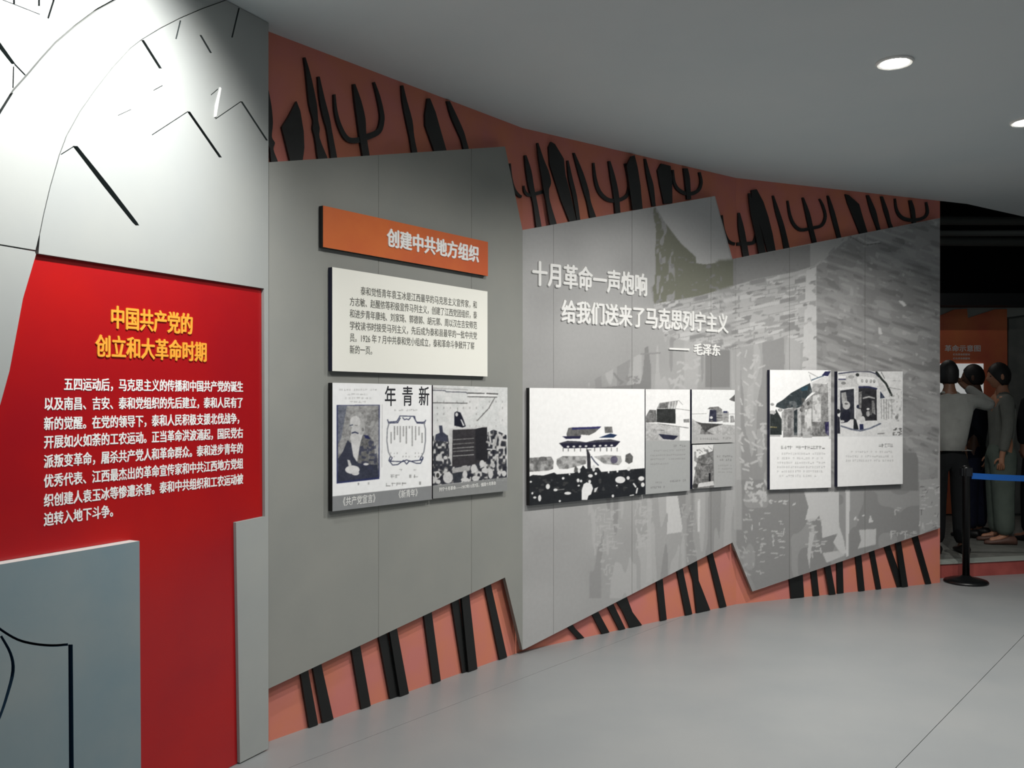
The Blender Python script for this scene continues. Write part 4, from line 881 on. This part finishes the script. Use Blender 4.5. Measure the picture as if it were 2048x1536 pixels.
# ------------------------------------------------------------------ belt post
sx, sy = 3.69, 7.315
st = tag(empty('barrier_post', Matrix.Translation((sx, sy, 0))), 'black barrier post with round foot and blue belt at the end of the wall', 'barrier post')
Mt = Matrix.Translation((sx, sy, 0))
M_post = mat('black post metal', (15, 17, 19), .35)
V, Fc = lathe([(.166, 0), (.168, .012), (.16, .022), (.12, .034), (.05, .045), (.032, .06)], 40); mobj('foot', V, Fc, M_post, Mt, st, smooth=True)
V, Fc = lathe([(.0275, .055), (.0275, .86), (.036, .865), (.036, .935), (.030, .945), (.012, .952)], 28); mobj('pole', V, Fc, M_post, Mt, st, smooth=True)
for a in (0, 90, 180, 270):
    V, Fc = box_geo(.033, .044, -.02, .02, .868, .932); mobj('belt_slot', V, Fc, mat('slot plastic', (24, 26, 30), .5), Mt @ Matrix.Rotation(math.radians(a), 4, 'Z'), st)
V, Fc = [], []
nb = 16
for i in range(nb + 1):
    t = i / nb; x = .045 + 1.9 * t; sag = -.03 * 4 * t * (1 - t)
    for yy in (-.0012, .0012):
        for zz in (-.024, .024): V.append((x, yy, .838 + .024 + zz + sag + 0.005))
for i in range(nb):
    b = i * 4; Fc += [(b, b + 4, b + 5, b + 1), (b + 2, b + 3, b + 7, b + 6), (b + 1, b + 5, b + 7, b + 3), (b, b + 2, b + 6, b + 4)]
Fc += [(0, 1, 3, 2), (nb * 4, nb * 4 + 2, nb * 4 + 3, nb * 4 + 1)]
mobj('belt', V, Fc, mat('blue belt webbing', (20, 92, 176), .6), Mt, st)['label'] = 'blue webbing belt'
st2 = tag(empty('barrier_post', Matrix.Translation((sx + 1.98, sy, 0))), 'second black barrier post holding the far end of the blue belt', 'barrier post')
M2 = Matrix.Translation((sx + 1.98, sy, 0))
for ch in list(st.children):
    if ch.name.startswith('belt') and not ch.name.startswith('belt_slot'): continue
    c = ch.copy(); C.objects.link(c); c.parent = st2; c.matrix_local = ch.matrix_local.copy()

# ------------------------------------------------------------------ visitors
def skin(name, nodes, edges, mts, M, parent, levels=2):
    """nodes: dict name -> (x,y,z,rx,ry)"""
    keys = list(nodes); idx = {k: i for i, k in enumerate(keys)}
    me = bpy.data.meshes.new(name); me.from_pydata([nodes[k][:3] for k in keys], [(idx[a], idx[b]) for a, b in edges], [])
    o = bpy.data.objects.new(name, me); C.objects.link(o)
    md = o.modifiers.new('skin', 'SKIN'); md.use_smooth_shade = True
    sv = me.skin_vertices[0].data
    for i, k in enumerate(keys):
        sv[i].radius = (nodes[k][3], nodes[k][4]); sv[i].use_root = (i == 0)
    sb = o.modifiers.new('sub', 'SUBSURF'); sb.levels = levels; sb.render_levels = levels
    dg = bpy.context.evaluated_depsgraph_get(); dg.update()
    m2 = bpy.data.meshes.new_from_object(o.evaluated_get(dg))
    bpy.data.objects.remove(o)
    m2.materials.clear(); m2.materials.append(mts); m2.name = name
    ob = bpy.data.objects.new(name, m2)
    return place(ob, M, parent)
def head_geo(c, yaw=0.0, pitch=0.0):
    V = []; Fc = []; nu, nv = 32, 24
    R = Matrix.Rotation(yaw, 3, 'Z') @ Matrix.Rotation(pitch, 3, 'X')
    for j in range(nv + 1):
        ph = math.pi * j / nv
        for i in range(nu):
            th = 2 * math.pi * i / nu
            dx, dy, dz = math.sin(ph) * math.sin(th), math.sin(ph) * math.cos(th), math.cos(ph)
            x = .076 * dx; y = .096 * dy; z = .117 * dz
            if z < -.01:
                k = min(1, (-z - .01) / .1); x *= 1 - .34 * k; y = y * (1 - .22 * k) + .016 * k
            if dy > .3:
                y += .022 * math.exp(-((x / .013) ** 2) - ((z + .022) / .024) ** 2)
                y += .006 * math.exp(-((x / .03) ** 2) - ((z + .062) / .010) ** 2)
                y += .008 * math.exp(-((x / .022) ** 2) - ((z + .098) / .014) ** 2)
                y -= .009 * (math.exp(-(((x - .032) / .016) ** 2) - ((z - .004) / .012) ** 2) + math.exp(-(((x + .032) / .016) ** 2) - ((z - .004) / .012) ** 2))
                y += .004 * math.exp(-((x / .05) ** 2) - ((z - .024) / .010) ** 2)
            V.append((x, y, z))
    for j in range(nv):
        for i in range(nu):
            Fc.append((j * nu + i, (j + 1) * nu + i, (j + 1) * nu + (i + 1) % nu, j * nu + (i + 1) % nu))
    # ears
    for s in (-1, 1):
        k = len(V)
        for j in range(7):
            ph = math.pi * j / 6
            for i in range(10):
                th = 2 * math.pi * i / 10
                V.append((s * (.078 + .010 * math.sin(ph) * math.cos(th)), -.008 + .018 * math.sin(ph) * math.sin(th), -.008 + .032 * math.cos(ph)))
        for j in range(6):
            for i in range(10): Fc.append((k + j * 10 + i, k + (j + 1) * 10 + i, k + (j + 1) * 10 + (i + 1) % 10, k + j * 10 + (i + 1) % 10))
    V = [tuple(R @ Vector(v) + Vector(c)) for v in V]
    return V, Fc, R
def hair_geo(c, R, long=0.0):
    V = []; Fc = []; nu, nv = 32, 16
    for j in range(nv + 1):
        for i in range(nu):
            th = 2 * math.pi * i / nu; front = max(0, math.cos(th))
            lim = math.radians(130 + long - 72 * front ** 1.1); ph = lim * j / nv
            dx, dy, dz = math.sin(ph) * math.sin(th), math.sin(ph) * math.cos(th), math.cos(ph)
            rip = 1 + .012 * math.sin(th * 9 + j) + .01 * math.sin(th * 17 + 2 * j)
            V.append(tuple(R @ Vector((.084 * dx * rip, -.004 + .104 * dy * rip, .004 + .126 * dz * rip)) + Vector(c)))
    for j in range(nv):
        for i in range(nu): Fc.append((j * nu + i, (j + 1) * nu + i, (j + 1) * nu + (i + 1) % nu, j * nu + (i + 1) % nu))
    b = len(V)
    for i in range(nu):
        p = Vector(V[nv * nu + i]); q = Vector(c) + (p - Vector(c)) * .8; V.append(tuple(q))
    for i in range(nu): Fc.append((nv * nu + i, b + i, b + (i + 1) % nu, nv * nu + (i + 1) % nu))
    return V, Fc
def hand_nodes(pre, wrist, d, side, nodes, edges, curl=0.5):
    """five fingers on a palm; d = direction of the hand, side = direction of the thumb"""
    d = Vector(d).normalized(); side = Vector(side); side = (side - d * side.dot(d)).normalized(); nrm = d.cross(side)
    w_ = Vector(wrist); pm = w_ + d * .05
    nodes[pre + 'p'] = (*pm, .026, .016); edges.append((pre + 'w', pre + 'p'))
    for k, (o_, L) in enumerate(((.026, .075), (.009, .084), (-.008, .078), (-.025, .062))):
        b = w_ + d * .092 + side * o_; m_ = b + (d * math.cos(curl) + nrm * math.sin(curl)) * L * .5; t = m_ + (d * math.cos(curl * 2.2) + nrm * math.sin(curl * 2.2)) * L * .5
        nodes[f'{pre}b{k}'] = (*b, .0095, .0095); nodes[f'{pre}m{k}'] = (*m_, .0085, .0085); nodes[f'{pre}t{k}'] = (*t, .0065, .0065)
        edges += [(pre + 'p', f'{pre}b{k}'), (f'{pre}b{k}', f'{pre}m{k}'), (f'{pre}m{k}', f'{pre}t{k}')]
    b = w_ + d * .035 + side * .03; m_ = b + (d * .7 + side * .6) * .035; t = m_ + (d * .95 + side * .1 + nrm * .3) * .03
    for nm, p, r_ in (('hb', b, .011), ('hm', m_, .0095), ('ht', t, .0075)): nodes[pre + nm] = (*p, r_, r_)
    edges += [(pre + 'p', pre + 'hb'), (pre + 'hb', pre + 'hm'), (pre + 'hm', pre + 'ht')]
def person(loc, rz, label, H, skin_c, hair_c, shirt_c, trouser_c, shoe_c, armL, armR, yaw=0, pitch=0, wide=1.0, hem=.86, sleeve=1.0, stance=.10, leg_w=1.0, hat=False):
    """local: x right, y forward. arm = (elbow xyz, wrist xyz, hand dir, thumb side)"""
    s = H / 1.70; M = Matrix.Translation(loc) @ Matrix.Rotation(rz, 4, 'Z') @ Matrix.Scale(s, 4)
    root = tag(empty('person', Matrix.Translation(loc)), label, 'person')
    ms = mat('skin %s' % (skin_c,), skin_c, .5); mh = mat('hair %s' % (hair_c,), hair_c, .6)
    mt = mat('cloth %s' % (shirt_c,), shirt_c, .85, .2, var=.12, nscale=14, bump=.3); mp = mat('cloth %s' % (trouser_c,), trouser_c, .9, .2, var=.15, nscale=12, bump=.3); mo = mat('shoe %s' % (shoe_c,), shoe_c, .5)
    n = {'pel': (0, 0, .93, .12, .09), 'sp': (0, -.005, 1.08, .115, .085), 'ch': (0, 0, 1.28, .14, .09), 'nk': (0, -.015, 1.43, .055, .055), 'nt': (0, 0, 1.52, .05, .052), 'hd': (0, .012, 1.56, .05, .055)}
    e = [('pel', 'sp'), ('sp', 'ch'), ('ch', 'nk'), ('nk', 'nt'), ('nt', 'hd')]
    for sd, nm, arm in ((-1, 'L', armL), (1, 'R', armR)):
        n[nm + 'h'] = (sd * .09, 0, .87, .085, .085); n[nm + 'k'] = (sd * stance, .01, .48, .055, .055); n[nm + 'a'] = (sd * stance * 1.1, -.01, .09, .038, .038); n[nm + 'f'] = (sd * stance * 1.2, .06, .045, .035, .028); n[nm + 'o'] = (sd * stance * 1.3, .14, .03, .035, .02)
        e += [('pel', nm + 'h'), (nm + 'h', nm + 'k'), (nm + 'k', nm + 'a'), (nm + 'a', nm + 'f'), (nm + 'f', nm + 'o')]
        el, wr, hdir, th = arm
        n[nm + 's'] = (sd * .165, 0, 1.375, .055, .055); n[nm + 'e'] = (*el, .04, .04); n[nm + 'w'] = (*wr, .027, .024)
        e += [('ch', nm + 's'), (nm + 's', nm + 'e'), (nm + 'e', nm + 'w')]
        hand_nodes(nm, wr, hdir, th, n, e)
    body = skin('body', n, e, ms, M, root, 1)
    V, Fc, R = head_geo((0, .02, 1.585), yaw, pitch)
    bm = bmesh.new(); bm.from_mesh(body.data); vs_ = [bm.verts.new(v) for v in V]
    for f in Fc:
        try: bm.faces.new([vs_[i] for i in f]).smooth = True
        except ValueError: pass
    bm.to_mesh(body.data); bm.free(); body['label'] = 'face, neck and hands'
    V, Fc = hair_geo((0, .02, 1.585), R, 8 if hat else 0); mobj('hair', V, Fc, mh, M, root, smooth=True)
    for sd in (-1, 1):
        c_ = R @ Vector((sd * .032, .079, .004)) + Vector((0, .02, 1.585)); V, Fc = lathe([(.002, -.006), (.008, -.003), (.010, 0), (.008, .003), (.002, .006)], 10)
        mobj('eye', [(a + c_.x, b + c_.y, c + c_.z) for a, b, c in V], Fc, mat('dark eye', (20, 16, 14), .3), M, root, smooth=True)
    W = wide
    t = {'b': (0, -.005, 1.05, .145 * W, .115 * W), 'a': (0, 0, hem, .150 * W, .125 * W), 'c': (0, -.005, 1.27, .165 * W, .115 * W), 'u': (0, -.012, 1.39, .10, .075), 'k': (0, -.014, 1.455, .062, .062)}
    te = [('b', 'a'), ('b', 'c'), ('c', 'u'), ('u', 'k')]
    for sd, nm, arm in ((-1, 'L', armL), (1, 'R', armR)):
        el, wr = Vector(arm[0]), Vector(arm[1]); w2 = el.lerp(wr, .9 * sleeve if sleeve >= .6 else .25)
        t[nm + 's'] = (sd * .165, -.002, 1.365, .072, .072); t[nm + 'e'] = (*el, .056, .056); t[nm + 'w'] = (*w2, .046, .046)
        te += [('c', nm + 's'), (nm + 's', nm + 'e'), (nm + 'e', nm + 'w')]
    skin('shirt', t, te, mt, M, root, 1)
    p = {'w': (0, 0, .93, .125, .10), 'x': (0, 0, 1.0, .12, .095)}; pe = [('w', 'x')]
    for sd, nm in ((-1, 'L'), (1, 'R')):
        p[nm + 'h'] = (sd * .085, 0, .84, .10 * leg_w, .10); p[nm + 'k'] = (sd * stance, .008, .48, .078 * leg_w, .078 * leg_w); p[nm + 'a'] = (sd * stance * 1.1, -.005, .07, .066 * leg_w, .068 * leg_w)
        pe += [('w', nm + 'h'), (nm + 'h', nm + 'k'), (nm + 'k', nm + 'a')]
    skin('trousers', p, pe, mp, M, root, 1)
    for sd in (-1, 1):
        x0 = sd * stance * 1.18; V = []; Fc = []; prof = [(-.10, .028, .06), (-.08, .040, .085), (-.02, .042, .085), (.05, .046, .06), (.12, .048, .045), (.165, .036, .038), (.18, .015, .030)]
        for (y, hw, ht) in prof:
            for q in range(10):
                a = math.pi * 2 * q / 10; V.append((x0 + hw * math.cos(a), y, max(.0, ht / 2 + ht / 2 * math.sin(a) * 1.0)))
        for i in range(len(prof) - 1):
            for q in range(10): Fc.append((i * 10 + q, i * 10 + (q + 1) % 10, (i + 1) * 10 + (q + 1) % 10, (i + 1) * 10 + q))
        Fc += [tuple(range(10))[::-1], tuple(range((len(prof) - 1) * 10, len(prof) * 10))]
        mobj('shoe', V, Fc, mo, M, root, smooth=True)
    return root
dn = ((-.21, .0, 1.10), (-.20, .05, .84), (0, .1, -1), (.3, 1, 0)); dnr = ((.21, .0, 1.10), (.20, .05, .84), (0, .1, -1), (-.3, 1, 0))
up = ((.40, .10, 1.30), (.20, .26, 1.50), (-.5, .3, .8), (-.4, -.6, .3))
upl = ((-.30, .16, 1.22), (-.12, .26, 1.50), (.4, .3, .8), (.5, -.5, .3))
def at(px, y): return ((px - 1024) / F * y, y, PZ - .004)
person(at(1898, 8.0), math.radians(-8), 'person in a light grey shirt and black trousers raising an arm, beside the wall end', 1.70, (120, 84, 64), (16, 14, 14), (150, 152, 148), (26, 28, 30), (16, 16, 18), upl, up, yaw=0, pitch=.05, wide=1.05, hem=.92, leg_w=1.15)
person(at(1950, 8.95), math.radians(40), 'person in dark navy clothes standing between the two grey-shirted visitors', 1.70, (96, 66, 50), (14, 12, 12), (24, 28, 40), (26, 30, 48), (14, 14, 16), dn, dnr, yaw=.3, hem=.90, leg_w=1.1)
person(at(2002, 8.56), math.radians(78), 'person in a grey long-sleeved shirt and wide grey-green trousers, seen from the side', 1.70, (176, 124, 96), (14, 12, 12), (112, 114, 108), (94, 104, 96), (98, 70, 60), dn, dnr, yaw=0, pitch=-.08, wide=1.0, hem=.80, leg_w=1.35, hat=True)
person(at(2080, 8.7), math.radians(20), 'person in black at the right edge, only an elbow and leg showing', 1.68, (130, 90, 70), (14, 12, 12), (22, 24, 28), (20, 22, 26), (14, 14, 16), ((-.27, -.03, 1.12), (-.19, .03, .92), (.2, .2, -1), (.3, 1, 0)), dnr, stance=.14)
